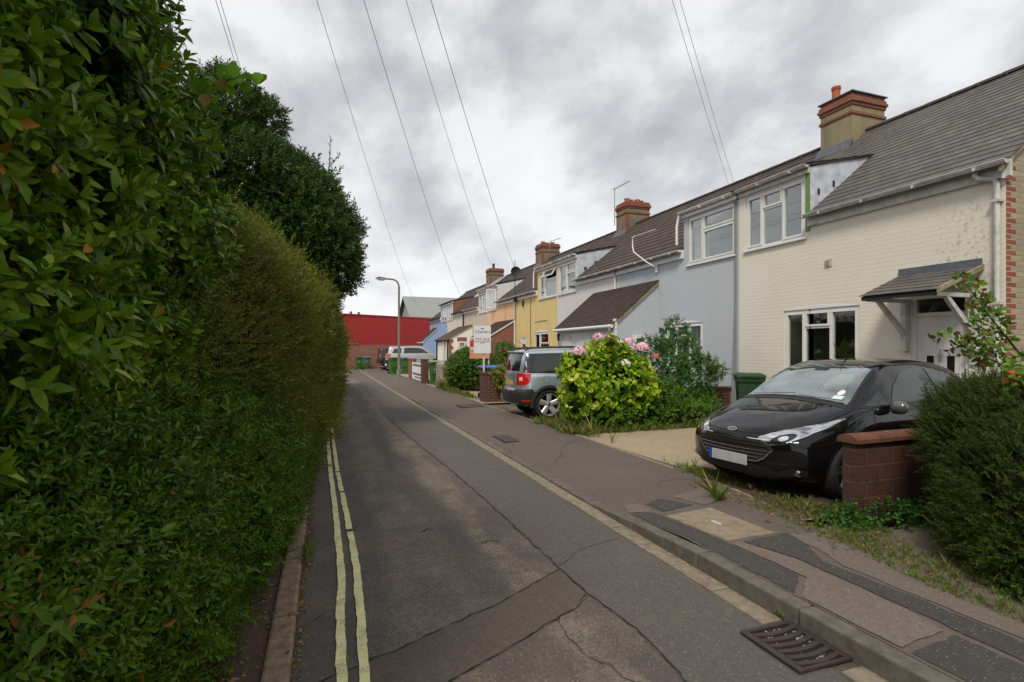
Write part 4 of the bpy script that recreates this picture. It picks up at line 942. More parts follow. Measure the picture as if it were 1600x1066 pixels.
def wheel(par, x, y, r, wd, sgn, spokes=5, rim=.72, split=False, dish='alloy'):
    """sgn: +1 outside is +y"""
    w_ = MB(); c = (x, 0, r); rr = r * rim; o_ = y
    I = o_ - sgn * wd
    w_.lathe([(rr, I), (r * .95, I), (r, I + sgn * .03), (r, o_ - sgn * .035), (r * .965, o_ - sgn * .008), (r * .87, o_), (rr * 1.02, o_ - sgn * .006), (rr, o_ - sgn * .02)], c, 40, 0, 'y')
    t_ = w_.build('tyre', M['tyre'], par, smooth=True)
    a = MB(); a.lathe([(rr * 1.01, o_ - sgn * .012), (rr * .97, o_ - sgn * .012), (rr * .93, o_ - sgn * .05), (rr * .93, I + sgn * .03)], c, 40, 0, 'y')
    for k in range(spokes):
        for dq in ((-.17, .17) if split else (0,)):
            q = 2 * math.pi * k / spokes + math.pi / 2 + .0; P = lambda rad, tt, dep, q=q, dq=dq: (x + rad * math.cos(q + dq * (rad / rr)) - tt * math.sin(q), o_ - sgn * dep, r + rad * math.sin(q + dq * (rad / rr)) + tt * math.cos(q))
            wi, wo = (.040, .026) if split else (.046, .060); wi *= r / .33; wo *= r / .33
            a.add([P(.03, -wi, .045), P(.03, wi, .045), P(rr * .95, wo, .022), P(rr * .95, -wo, .022), P(.03, -wi * .6, .028), P(.03, wi * .6, .028), P(rr * .95, wo * .7, .008), P(rr * .95, -wo * .7, .008)], [(4, 5, 6, 7), (0, 1, 5, 4), (1, 2, 6, 5), (2, 3, 7, 6), (3, 0, 4, 7)])
    a.lathe([(.065, o_ - sgn * .035), (.06, o_ - sgn * .02), (0, o_ - sgn * .018)], c, 20, 0, 'y')
    al = a.build('rim', M[dish], t_, smooth='auto')
    b = MB(); b.lathe([(0, o_ - sgn * .11), (rr * .95, o_ - sgn * .11)], c, 30, 0, 'y'); b.build('brake', M['black'], t_)
    b = MB(); b.lathe([(.03, o_ - sgn * .017), (.025, o_ - sgn * .012), (0, o_ - sgn * .012)], c, 16, 0, 'y'); b.build('hub_cap', M['black'], al)
    return t_

# ---- black hatchback, nose towards the lane
T = dict(
 zb=[(0, .24), (.3, .19), (1.0, .17), (3.2, .18), (3.97, .30)],
 ws=[(0, .70), (.03, .745), (.1, .775), (.6, .82), (3.3, .82), (3.9, .74), (3.97, .70)],
 wm=[(0, .755), (.03, .795), (.1, .82), (.6, .86), (1.3, .845), (2.4, .85), (3.2, .865), (3.85, .78), (3.97, .73)],
 zm=[(0, .46), (1, .56), (3.97, .6)],
 wsh=[(0, .66), (.03, .71), (.1, .735), (.5, .755), (.9, .775), (1.4, .80), (2.4, .80), (3.2, .78), (3.8, .70), (3.97, .64)],
 zsh=[(0, .63), (.03, .665), (.15, .72), (.4, .795), (.75, .87), (1.1, .925), (1.5, .945), (2.4, .975), (3.2, 1.02), (3.75, 1.0), (3.97, .85)],
 wg=[(0, .5), (.1, .55), (.6, .62), (1.0, .66), (1.4, .64), (1.9, .575), (2.4, .56), (3.2, .545), (3.7, .56), (3.97, .54)],
 zg=[(0, .66), (.03, .70), (.15, .76), (.45, .855), (.8, .93), (1.05, .985), (1.4, 1.18), (1.75, 1.34), (2.05, 1.405), (2.5, 1.425), (3.0, 1.39), (3.4, 1.31), (3.65, 1.18), (3.85, 1.03), (3.97, .90)],
 zr=[(0, .68), (.03, .72), (.15, .79), (.45, .90), (.8, .975), (1.02, 1.02), (1.4, 1.24), (1.75, 1.40), (2.05, 1.465), (2.5, 1.485), (3.0, 1.455), (3.4, 1.38), (3.65, 1.24), (3.85, 1.05), (3.97, .92)])
fz = Car(T, 3.97, [(.2, .10), (.3, .03), (.42, .0), (.55, .0), (.64, .02), (.72, .06), (.8, .08), (1.0, .08), (1.5, .0)], .34, [(.2, .1), (.4, .0), (.6, .0), (.85, .06), (1.1, .10), (1.5, .1)], .22, 1.1, .7)
fi = thing('parked_hatchback', 'black hatchback parked nose to the pavement in front of the cream house', 'car', (0, 0, 0))
fb, bv = car_body(fz, fi, M['carblack'], (.83, 3.32), .30, .86)
for x in (.83, 3.32):
    for s_ in (-1, 1): 
        wn = wheel(fi, x, s_ * .845, .30, .2, s_, 5, .68, True, 'shadealloy'); wn.name = 'wheel'
hexa = [(-.50, .555), (-.40, .635), (-.2, .668), (0, .675), (.2, .668), (.40, .635), (.50, .555), (.40, .45), (.33, .415), (0, .405), (-.33, .415), (-.40, .45)]
gr = patch(bv, hexa, 'x', -1, .004, 'grille', M['black'], fi, .03)
for z in (.455, .493, .531, .569, .607, .642):
    m = MB()
    yy = .47 - abs(z - .555) * 1.15 if z > .555 else .47 - (.555 - z) * 1.0
    strip(bv, [(-yy, z), (yy, z)], 'x', -1, .0085, .012, m)
    m.build('grille_bar', M['chrome'], gr)
m = MB(); strip(bv, [(-.50, .555), (-.41, .452), (-.34, .415), (0, .405), (.34, .415), (.41, .452), (.50, .555)], 'x', -1, .013, .013, m); m.build('grille_surround', M['chrome'], gr)
patch(bv, [(-.55, .30), (-.42, .37), (.42, .37), (.55, .30), (.5, .255), (-.5, .255)], 'x', -1, .003, 'lower_grille', M['black'], fi, .04)
m = MB(); strip(bv, [(-.66, .245), (-.4, .228), (.4, .228), (.66, .245)], 'x', -1, .018, .012, m); m.build('bumper_lip', M['carblack'], fi)
px = hitx(bv, 0, .40).x
m = MB(); m.box(px - .028, px - .012, -.26, .215, .355, .465); pl = m.build('number_plate', M['plate'], fi, bevel=.003)
m = MB(); m.box(px - .028, px - .012, .215, .26, .355, .465); m.build('plate_band', M['plateblue'], pl)
h_ = hitx(bv, 0, .705); m = MB()
tlt = math.radians(38)
def bdg(y, zz_, d): return (h_.x - .006 - d * math.cos(tlt) + zz_ * math.sin(tlt), y, h_.z + .004 + zz_ * math.cos(tlt) + d * math.sin(tlt))
for a, b_, d, mi in ((.062, .026, .008, 0),):
    ring = [(a * math.cos(2 * math.pi * k / 32), b_ * math.sin(2 * math.pi * k / 32)) for k in range(32)]
    m.add([bdg(y, z, 0) for y, z in ring] + [bdg(y, z, d) for y, z in ring], [tuple(range(32, 64))] + [(k, (k + 1) % 32, 32 + (k + 1) % 32, 32 + k) for k in range(32)])
bd = m.build('badge', M['chrome'], fi, smooth=False); m = MB(); m.poly([bdg(.054 * math.cos(2 * math.pi * k / 32), .0205 * math.sin(2 * math.pi * k / 32), .0088) for k in range(32)]); m.build('badge_oval', M['carblack'], bd)
Tm = Matrix.Identity(4); o0 = Vector(bdg(0, -.011, .0095)); ax_, ay_, az_ = Vector((0, -1, 0)), Vector((math.sin(tlt), 0, math.cos(tlt))), Vector((-math.cos(tlt), 0, math.sin(tlt)))
for i in range(3): Tm[i][0], Tm[i][1], Tm[i][2], Tm[i][3] = ax_[i], ay_[i] , az_[i], o0[i]
text_mesh('Ford', .036, M['chrome'], bd, Tm, 'badge_lettering', .0005)
t = NT('headlamp_reflector'); o_ = t.obj(); vv = t.noise(t.n('Mapping', Vector=o_, Scale=(1, 1, 2.5)).outputs[0], 7, 1, .4); t.set('Base Color', t.ramp(vv, (.35, (.25, .25, .25)), (.5, (.8, .8, .8)), (.62, (.45, .45, .44)))); t.set('Roughness', .12); t.set('Metallic', .85); t.set('Coat Weight', 1); M['headlamp'] = t.m
M['lens'] = plain('clear_lens', (.55, .57, .58), .06, .6, coat=1)
for s_ in (-1, 1):
    lamp = [(.335, .668), (.44, .722), (.56, .772), (.67, .812), (.758, .865), (.772, .845), (.755, .765), (.69, .675), (.59, .615), (.48, .592), (.385, .600)]
    P = lamp if s_ > 0 else mirror(lamp)
    hl = patch(bv, P, 'x', -1, .004, 'headlamp', M['headlamp'], fi, .022, curve=3)
    inn = [(.46, .645), (.52, .695), (.60, .720), (.645, .70), (.61, .65), (.52, .622)]
    pj = patch(bv, inn if s_ > 0 else mirror(inn), 'x', -1, .009, 'lamp_projector', M['carglass'], hl, .02, curve=3)
    inn2 = [(.525, .662), (.55, .69), (.59, .69), (.60, .665), (.56, .645)]
    patch(bv, inn2 if s_ > 0 else mirror(inn2), 'x', -1, .013, 'projector_lens', M['chrome'], hl, .015, curve=3)
    m = MB(); strip(bv, [(y * s_, z) for y, z in lamp + lamp[:1]], 'x', -1, .006, .0065, m); m.build('lamp_edge', M['gap'], hl)
    m = MB(); strip(bv, [(s_ * y, z) for y, z in ((.41, .628), (.50, .612), (.60, .632), (.70, .70), (.755, .79))], 'x', -1, .014, .008, m); m.build('running_light', M['chrome'], hl)
    fg = [(.50, .27), (.74, .30), (.76, .36), (.66, .375), (.54, .33)]
    f_ = patch(bv, fg if s_ > 0 else mirror(fg), 'x', -1, .002, 'foglamp_recess', M['black'], fi, .03)
    c_ = hitx(bv, s_ * .68, .33); m = MB(); m.lathe([(0, -.012), (.03, -.012), (.038, .0), (.038, .03)], (0, 0, 0), 18, 0, 'x'); m.v = [(c_.x + p[0], c_.y + p[1], c_.z + p[2]) for p in m.v]; fl = m.build('foglamp', M['chrome'], f_, smooth='auto')
scr = [(-.655, .985), (-.5, 1.015), (-.25, 1.035), (0, 1.04), (.25, 1.035), (.5, 1.015), (.655, .985), (.60, 1.18), (.535, 1.355), (.3, 1.405), (0, 1.418), (-.3, 1.405), (-.535, 1.355), (-.60, 1.18)]
# the screen: sheet glass just proud of a dark shell, with the dash tone behind it
ws = patch(bv, scr, 'x', -1, .012, 'windscreen', M['screen'], fi, .035, rim=.0)
wsb = patch(bv, [(y * 1.03, 1.2 + (z - 1.2) * 1.03) for y, z in scr], 'x', -1, .003, 'windscreen_surround', M['black'], fi, .035)
for y in (-.36, .36):
    m_ = [(y - .13, 1.13), (y - .12, 1.24), (y - .06, 1.30), (y + .06, 1.30), (y + .12, 1.24), (y + .13, 1.13)]
    patch(bv, m_, 'x', -1, .006, 'seat_headrest', M['metalgrey'] if y > 0 else M['metalgrey'], ws, .03)
patch(bv, [(-.09, 1.33), (-.09, 1.37), (.09, 1.37), (.09, 1.33)], 'x', -1, .014, 'mirror_back', M['black'], ws)
patch(bv, [(-.50 + .035 * math.cos(a), 1.10 + .028 * math.sin(a)) for a in np.arange(0, 6.28, .5)], 'x', -1, .016, 'tax_disc', M['letter'], ws)
patch(bv, [(-.56, 1.03), (-.56, 1.065), (-.46, 1.07), (-.46, 1.035)], 'x', -1, .016, 'sticker', plain('sticker', (.55, .68, .72), .4), ws)
m = MB()
for a, b_ in (((.55, 1.005), (-.02, 1.05)), ((-.08, 1.03), (-.60, 1.01))):
    strip(bv, [a, b_], 'x', -1, .018, .03, m)
m.build('wiper', M['black'], fi)
patch(bv, [(-.68, .955), (-.5, .985), (0, 1.01), (.5, .985), (.68, .955), (.66, .987), (.5, 1.018), (0, 1.043), (-.5, 1.018), (-.66, .987)], 'x', -1, .005, 'scuttle', M['black'], fi)
for s_ in (-1, 1):
    dg = [(1.62, 1.0), (1.80, 1.175), (2.02, 1.31), (2.3, 1.365), (2.5, 1.37), (2.52, 1.0)]; patch(bv, dg, 'y', s_, .006, 'side_window', M['carglass'], fi, .05)
    dg = [(2.60, 1.01), (2.60, 1.37), (2.95, 1.345), (3.25, 1.26), (3.5, 1.10)]; patch(bv, dg, 'y', s_, .006, 'side_window', M['carglass'], fi, .05)
    dg = [(1.18, .975), (1.52, 1.14), (1.54, .99)]; patch(bv, dg, 'y', s_, .005, 'quarter_light', M['carglass'], fi, .04)
    for pts in ([(1.28, .35), (1.25, .7), (1.28, .95)], [(2.56, .3), (2.56, .95)], [(1.1, .955), (1.6, .975), (2.5, .995), (3.5, 1.06)]): m = MB(); strip(bv, pts, 'y', s_, .006, .003, m); m.build('door_seam', M['gap'], fb)
    m = MB(); c0 = (1.56, s_ * .90, .96); vs, k = [], 12
    m.lathe([(0, -.10), (.05, -.095), (.082, -.06), (.09, 0), (.085, .06), (.06, .09), (0, .1)], (0, 0, 0), 16, 0, 'y'); m.v = [(c0[0] + p[0] * .65, c0[1] + p[1] * .85, c0[2] + p[2] * .82) for p in m.v]; mi = m.build('door_mirror', M['carblack'] if s_ > 0 else plain('mirror_cap', (.10, .10, .11), .2, .3, coat=1), fi, smooth=True)
    m = MB(); m.box(1.58, 1.64, min(s_ * .76, s_ * .83), max(s_ * .76, s_ * .83), .95, .985); m.build('mirror_arm', M['black'], mi)
m = MB(); strip(bv, [(-.66, .80), (-.62, .755), (-.5, .715), (-.33, .695), (0, .692), (.33, .695), (.5, .715), (.62, .755), (.66, .80)], 'x', -1, .007, .002, m)
for s_ in (-1, 1): strip(bv, [(.30, s_ * .60), (.6, s_ * .70), (1.0, s_ * .74)], 'z', 1, .007, .002, m)
m.build('bonnet_seam', M['gap'], fb)
m = MB(); m.tube([(2.1, .0, 1.46), (1.98, 0, 1.53), (1.80, 0.0, 1.68)], [.012, .005, .003], 6); m.build('aerial', M['black'], fi)
fi.location = (4.24, 4.78, .055); fi.rotation_euler = (0, 0, R(6))

# ---- silver compact SUV, tail towards the lane (local y+ is the side we see)
def suv(name, label, loc, rz, paint, s_L=1.0, tall=1.0, cladding=True, spokes=5, windows=None, Lx=4.22, group=None, lamp=None):
    k = s_L
    T = dict(
     zb=[(0, .30), (.3, .22), (1.0, .2), (3.4, .2), (4.22, .36)],
     ws=[(0, .70), (.05, .76), (.6, .83), (3.5, .83), (4.1, .78), (4.22, .73)],
     wm=[(0, .76), (.05, .81), (.6, .885), (1.5, .875), (3.4, .885), (4.0, .86), (4.15, .82), (4.22, .78)],
     zm=[(0, .6), (4.22, .68)],
     wsh=[(0, .68), (.05, .73), (.6, .82), (1.2, .84), (3.4, .835), (4.0, .80), (4.16, .765), (4.22, .72)],
     zsh=[(0, .78), (.1, .86), (.6, .95), (1.2, 1.0), (3.4, 1.055), (4.1, 1.06), (4.22, .98)],
     wg=[(0, .55), (.1, .6), (.8, .70), (1.15, .72), (1.6, .675), (2.1, .655), (3.6, .64), (4.0, .645), (4.15, .64), (4.22, .60)],
     zg=[(0, .82), (.1, .90), (.6, 1.0), (1.1, 1.08), (1.5, 1.38), (1.9, 1.57), (2.6, 1.605), (3.6, 1.575), (3.95, 1.54), (4.08, 1.44), (4.17, 1.2), (4.22, 1.02)],
     zr=[(0, .84), (.1, .93), (.6, 1.04), (1.1, 1.12), (1.5, 1.45), (1.9, 1.625), (2.6, 1.66), (3.6, 1.635), (3.95, 1.60), (4.08, 1.50), (4.17, 1.24), (4.22, 1.04)])
    sc = lambda v: [(a * k, b) for a, b in v]
    if tall != 1.0:
        for q in ('zg', 'zr', 'zsh'): T[q] = [(a, b * tall) for a, b in T[q]]
    c = Car({a: sc(b) for a, b in T.items()}, 4.22 * k, [(.2, .1), (.5, 0), (.8, .05), (1.1, .05)], .3, [(.2, .12), (.36, .02), (.5, .0), (.62, .0), (.72, .05), (1.0, .06), (1.3, .06)], .16, 1.0, .5)
    root = thing(name, label, 'car', (0, 0, 0), 0, group)
    fw, rwx = .9 * k, 3.44 * k
    body, bvh = car_body(c, root, paint, (fw, rwx), .345, .885)
    for x in (fw, rwx):
        for s_ in (-1, 1): wheel(root, x, s_ * .875, .355, .22, s_, spokes, .72).name = 'wheel'
    return root, body, bvh, c
ye, yb_, yv, yc_ = suv('parked_suv', 'silver compact SUV backed up to the pavement beside the lime leaved hydrangea', None, 0, M['carsilver'])
for s_ in (-1, 1):
    patch(yv, [(1.30, 1.13), (1.62, 1.40), (1.82, 1.525), (2.36, 1.54), (2.38, 1.10)], 'y', s_, .006, 'side_window', M['carglass'], ye, .06)
    patch(yv, [(2.42, 1.10), (2.42, 1.54), (3.06, 1.53), (3.10, 1.095)], 'y', s_, .006, 'side_window', M['carglass'], ye, .06)
    patch(yv, [(3.14, 1.095), (3.14, 1.53), (3.72, 1.51), (3.84, 1.095)], 'y', s_, .006, 'side_window', M['carglass'], ye, .06)
    patch(yv, [(2.28, 1.085), (2.28, 1.545), (2.50, 1.55), (3.94, 1.52), (4.03, 1.08), (3.6, 1.08)], 'y', s_, .003, 'window_surround', M['black'], ye, .06)
    for q in ([(2.28, 1.10), (2.28, 1.545), (2.36, 1.55), (2.40, 1.10)],): pass
    # rear lamp wraps round the corner
    lp = [(3.86, 1.065), (4.11, 1.07), (4.12, .80), (4.0, .80), (3.9, .88)]
    la = patch(yv, lp, 'y', s_, .008, 'tail_lamp', M['redlamp'], ye, .04)
    patch(yv, [(4.05, .90), (4.05, .98), (4.085, .98), (4.09, .90)], 'y', s_, .012, 'reversing_lens', M['whitelamp'], la)
    lp = [(s_ * .80, 1.07), (s_ * .60, 1.05), (s_ * .60, .84), (s_ * .82, .82)]
    cl = [(4.20, .70), (3.86, .72), (3.80, .66), (3.78, .5), (3.80, .30), (4.18, .34)]
    patch(yv, cl, 'y', s_, .010, 'bumper_corner', M['cladding'], ye, .05)
    patch(yv, [(1.3, .42), (3.0, .42), (3.0, .2), (1.3, .2)], 'y', s_, .010, 'sill_cladding', M['cladding'], ye, .08)
    patch(yv, [(3.88, .46), (4.08, .47), (4.08, .43), (3.9, .42)], 'y', s_, .014, 'reflector', M['redlamp'], ye, .05)
    for wx in (.9, 3.44):
        m = MB(); n = 30; A = [math.radians(-8 + 196 * i / n) for i in range(n + 1)]; ro, ri = .455, .392; yy = lambda x, z: s_ * .897
        q = []
        for a in A:
            for rad, yv_ in ((ri, s_ * .84), (ri, s_ * .900), (ro, s_ * .893), (ro + .006, s_ * .86)): q.append((wx + rad * math.cos(a), yv_, .345 + rad * math.sin(a)))
        m.add(q, [(4 * i + j, 4 * i + j + 1, 4 * i + j + 5, 4 * i + j + 4) for i in range(n) for j in range(3)]); m.build('arch_trim', M['cladding'], ye, smooth='auto')
    m = MB()
    for pts in ([(3.10, 1.08), (3.10, .86), (3.02, .72), (2.95, .5), (2.95, .3)], [(2.16, 1.1), (2.14, .3)], [(1.1, 1.02), (2.0, 1.065), (3.9, 1.08)]): strip(yv, pts, 'y', s_, .007, .003, m)
    strip(yv, [(3.50 + .088 * math.cos(a), .93 + .088 * math.sin(a)) for a in np.arange(0, 6.4, .25)], 'y', s_, .005, .003, m); m.build('panel_seam', M['gap'], yb_)
    m = MB(); hx = yv.ray_cast(Vector((2.86, s_ * 3, .94)), Vector((0, -s_, 0)))[0]; m.box(2.74, 2.96, min(hx.y - s_ * .01, hx.y + s_ * .03), max(hx.y - s_ * .01, hx.y + s_ * .03), .925, .955); m.build('door_handle', M['carsilver'], ye, bevel=.008)
    m = MB(); m.tube([(3.95, s_ * .60, 1.60), (3.8, s_ * .60, 1.65), (2.8, s_ * .61, 1.685), (1.95, s_ * .62, 1.66), (1.85, s_ * .62, 1.62)], .02, 8); m.build('roof_rail', M['cladding'], ye, smooth='auto')
    m = MB(); m.lathe([(0, -.11), (.07, -.09), (.10, -.02), (.10, .04), (.05, .10), (0, .11)], (0, 0, 0), 14, 0, 'y'); m.v = [(1.45 + p[0] * .7, s_ * .97 + p[1], 1.1 + p[2]) for p in m.v]; m.build('door_mirror', M['carsilver'], ye, smooth=True)
patch(yv, [(-.60, 1.12), (-.56, 1.50), (.56, 1.50), (.60, 1.12)], 'x', 1, .006, 'rear_window', M['carglass'], ye, .05)
patch(yv, [(-.80, .66), (-.78, .30), (.78, .30), (.80, .66)], 'x', 1, .010, 'rear_bumper', M['cladding'], ye, .05)
patch(yv, [(-.5, .36), (-.45, .27), (.45, .27), (.5, .36)], 'x', 1, .018, 'skid_plate', M['metalgrey'], ye, .05)
patch(yv, [(-.27, .78), (-.27, .89), (.27, .89), (.27, .78)], 'x', 1, .010, 'number_plate', plain('worn_yellow_plate', (.45, .36, .06), .5), ye, .05)
m = MB(); m.box(3.93, 4.06, -.56, .56, 1.54, 1.575); m.build('roof_spoiler', M['carsilver'], ye, bevel=.01)
m = MB(); m.tube([(3.7, .1, 1.64), (3.83, .1, 1.72), (4.02, .1, 1.86)], [.014, .006, .004], 6); m.build('aerial', M['black'], ye)
ye.location = (4.70 + .78, 11.85, .028); ye.rotation_euler = (0, 0, math.pi - R(3.5)); ye.location.x = 4.90 + 3.44

# ---- silver estate car at the far end and the dark one beyond it
es, eb, ev, ec = suv('parked_estate_car', 'pale silver estate SUV parked behind the bins near the blue house', None, 0, M['carlight'], s_L=1.08, tall=1.0)
for s_ in (-1, 1):
    patch(ev, [(1.55, 1.13), (1.95, 1.42), (2.2, 1.50), (2.9, 1.52), (3.25, 1.50), (3.33, 1.12)], 'y', s_, .008, 'side_window', M['carglass'], es, .08)
    patch(ev, [(3.5, 1.12), (3.46, 1.48), (3.95, 1.44), (4.12, 1.13)], 'y', s_, .008, 'side_window', M['carglass'], es, .08)
    patch(ev, [(4.18, 1.07), (4.45, 1.07), (4.45, .86), (4.25, .86)], 'y', s_, .01, 'tail_lamp', M['redlamp'], es, .06)
    patch(ev, [(s_ * .78, 1.08), (s_ * .62, 1.07), (s_ * .62, .88), (s_ * .8, .86)], 'x', 1, .01, 'tail_lamp', M['redlamp'], es, .06)
    patch(ev, [(4.45, .66), (4.1, .62), (4.1, .3), (4.45, .34)], 'y', s_, .01, 'bumper_corner', M['cladding'], es, .06)
patch(ev, [(-.60, 1.12), (-.56, 1.50), (.56, 1.50), (.60, 1.12)], 'x', 1, .008, 'rear_window', M['carglass'], es, .06)
patch(ev, [(-.80, .66), (-.78, .30), (.78, .30), (.80, .66)], 'x', 1, .01, 'rear_bumper', M['cladding'], es, .06)
patch(ev, [(-.27, .80), (-.27, .91), (.27, .91), (.27, .80)], 'x', 1, .012, 'number_plate', plain('dull_yellow_plate', (.4, .33, .08), .5), es, .05)
m = MB(); m.tube([(4.1, .62, 1.62), (2.2, .62, 1.66)], .02, 6); m.tube([(4.1, -.62, 1.62), (2.2, -.62, 1.66)], .02, 6); m.build('roof_rail', M['metalgrey'], es)
es.location = (4.05 + 4.55, 39.0, .25); es.rotation_euler = (0, 0, math.pi)
dk, db, dv, dc = suv('parked_dark_car', 'dark grey car almost hidden behind the silver estate at the far end', None, 0, paint_mat('dark_grey_paint', (.03, .032, .034)), s_L=.95, tall=.93)
patch(dv, [(-.60, 1.03), (-.56, 1.38), (.56, 1.38), (.60, 1.03)], 'x', 1, .008, 'rear_window', M['carglass'], dk, .06)
for s_ in (-1, 1): patch(dv, [(s_ * .78, 1.0), (s_ * .62, 1.0), (s_ * .62, .82), (s_ * .8, .8)], 'x', 1, .01, 'tail_lamp', M['redlamp'], dk, .06)
dk.location = (3.75 + 4.0, 42.0, .25); dk.rotation_euler = (0, 0, math.pi)
# ---------------- street things ----------------
def wheelie(label, loc, rz, body, lid, num=None, group='wheeled bins', cat='bin'):
    o = thing('wheelie_bin', label, cat, (0, 0, 0), 0, group)
    m = MB(); n = []
    def rr(hw, hd, z, r=.05):
        p = []
        for cx_, cy_, a0 in ((hw - r, hd - r, 0), (-hw + r, hd - r, 90), (-hw + r, -hd + r, 180), (hw - r, -hd + r, 270)):
            for k in range(4): a = R(a0 + 30 * k); p.append((cx_ + r * math.cos(a), cy_ + r * math.sin(a), z))
        return p
    lv = [rr(.20, .24, .0), rr(.205, .245, .10), rr(.26, .31, .90), rr(.285, .345, .905), rr(.285, .345, .985)]
    # front leans out a little less than the back
    V = [q for l in lv for q in l]; k = 16
    m.add(V, [(i * k + j, i * k + (j + 1) % k, (i + 1) * k + (j + 1) % k, (i + 1) * k + j) for i in range(4) for j in range(k)] + [tuple(range(k))[::-1]])
    for x in (-.12, 0, .12): m.box(x - .012, x + .012, -.300, -.262, .2, .45)
    m.box(-.16, .16, -.315, -.285, .48, .56)
    b = m.build('bin_body', M[body], o, smooth='auto')
    m = MB(); m.add(rr(.30, .37, .99) + rr(.295, .365, 1.03) + rr(.24, .30, 1.065), [(i * k + j, i * k + (j + 1) % k, (i + 1) * k + (j + 1) % k, (i + 1) * k + j) for i in range(2) for j in range(k)] + [tuple(range(2 * k, 3 * k)), tuple(range(k))[::-1]])
    m.box(-.17, .17, -.395, -.365, .995, 1.02); l = m.build('lid', M[lid], o, smooth='auto')
    m = MB(); m.tube([(-.24, .40, 1.0), (.24, .40, 1.0)], .018, 8); m.box(-.25, -.2, .34, .41, .95, 1.0); m.box(.2, .25, .34, .41, .95, 1.0); m.build('handle', M[body], o)
    for s_ in (-1, 1):
        m = MB(); m.lathe([(0, s_ * .22), (.1, s_ * .22), (.1, s_ * .275), (0, s_ * .275)], (0, .27, .1), 18, 0, 'x'); m.build('wheel', M['black'], o, smooth='auto')
    if num:
        T = Matrix(((1, 0, 0, 0), (0, .08, -1, -.296), (0, 1, .08, .64), (0, 0, 0, 1))); text_mesh(num, .17, M['letter'], o, T, 'house_number', .004)
    ORG[o.name] = Vector(loc); o.location = loc; o.rotation_euler = (0, 0, rz); return o
g1 = 'green wheelie bins with green lids'; g2 = 'green wheelie bins with blue lids'
wheelie('green lidded wheelie bin numbered 11 against the far brick wall', (2.58, 44.6, 0), R(3), 'green', 'green', '11', g1)
wheelie('blue lidded wheelie bin numbered 11 against the far brick wall', (3.2, 44.55, 0), R(-4), 'green', 'bluelid', '11', g2)
wheelie('green wheelie bin standing just behind the street lamp', (4.1, 34.5, .08), R(5), 'green', 'green', None, g1)
wheelie('blue lidded wheelie bin between the street lamp and the thin brick pier', (4.82, 34.4, .08), R(-3), 'green', 'bluelid', None, g2)
wheelie('faded green wheelie bin numbered 15 beside the dark brick pier', (4.68, 23.75, .08), R(-6), 'green', 'greenlid', '15', g1)
wheelie('blue lidded wheelie bin behind the pale rubble wall', (5.38, 23.9, .08), R(4), 'darkgreen', 'bluelid', None, g2)
wheelie('blue lidded wheelie bin hidden behind the square brick pier', (4.95, 16.1, .08), R(85), 'darkgreen', 'bluelid', None, g2)
bn = wheelie('dark green wheelie bin against the cream house between the shrubs and the black car', (8.48, 8.95, .08), R(-38), 'darkgreen', 'darkgreen', None, g1)
m = MB(); m.box(-.06, .06, -.285, -.270, .66, .82); m.box(-.045, .045, -.285, -.272, .60, .63); q_ = m.build('council_mark', M['greenlid'], bn); 

def pier(name, label, x0, x1, y0, y1, z1, mat, cap=.02, capm=None, cat='pier', z0=.02, group=None):
    o = thing(name, label, cat, ((x0 + x1) / 2, (y0 + y1) / 2, z0), 0, group)
    m = MB(); m.box(x0, x1, y0, y1, z0, z1 - .07); m.build('brickwork', M[mat], o)
    m = MB(); m.box(x0 - cap, x1 + cap, y0 - cap, y1 + cap, z1 - .07, z1); m.build('coping', M[capm or mat], o, bevel=.008); return o
pier('brick_gate_pier', 'thin orange red brick gate pier nearest the street lamp', 4.2, 4.56, 28.2, 28.6, 1.16, 'redbrick', group='brick gate piers')
pier('brick_gate_pier', 'dark red brick gate pier beside the bin numbered 15', 4.2, 4.5, 24.3, 24.7, 1.2, 'darkbrick', group='brick gate piers')
pier('brick_gate_pier', 'square dark brick gate pier under the estate agent board', 4.45, 4.98, 15.15, 15.6, .97, 'darkbrick', capm='darkbrick', group='brick gate piers')
pier('low_garden_wall', 'low red brick wall among shrubs beside the dark green bin', 7.3, 8.97, 10.05, 10.17, .78, 'darkbrick', cat='wall')
M['rubble'] = plain('pale_rubble_render', (.42, .37, .28), .95, c2=(.16, .08, .05), scale=5, bump=.8, bscale=16)
o = thing('rubble_wall', 'short pale rendered wall with brick showing through beside the ivy', 'wall', (4.7, 22.3, .05))
m = MB(); pts = [(4.55, .05), (5.0, .05), (5.0, 1.08), (4.85, 1.12), (4.66, 1.1), (4.55, 1.02)]; m.prism(pts, 21.6, 22.9, 'y'); m.build('masonry', M['rubble'], o, bevel=.04)
o = thing('banner_fence', 'white printed banner tied low between the two gate piers', 'banner', (4.34, 26.4, .05))
m = MB(); m.box(4.33, 4.345, 24.75, 28.15, .12, .98); m.build('banner_sheet', plain('banner_vinyl', (.72, .72, .74), .5), o)
m = MB()
for z, h_, a, b in ((.80, .1, 25.2, 27.7), (.36, .10, 25.0, 27.9), (.22, .07, 25.3, 27.2)):
    y = a
    while y < b: w_ = random.uniform(.06, .16); m.box(4.324, 4.329, y, y + w_, z, z + h_); y += w_ + .06
m.build('printed_lines', M['blackpaint'], o)
m = MB(); m.box(4.35, 4.40, 24.75, 28.15, .05, .12); m.build('ground_rail', M['timber'], o)

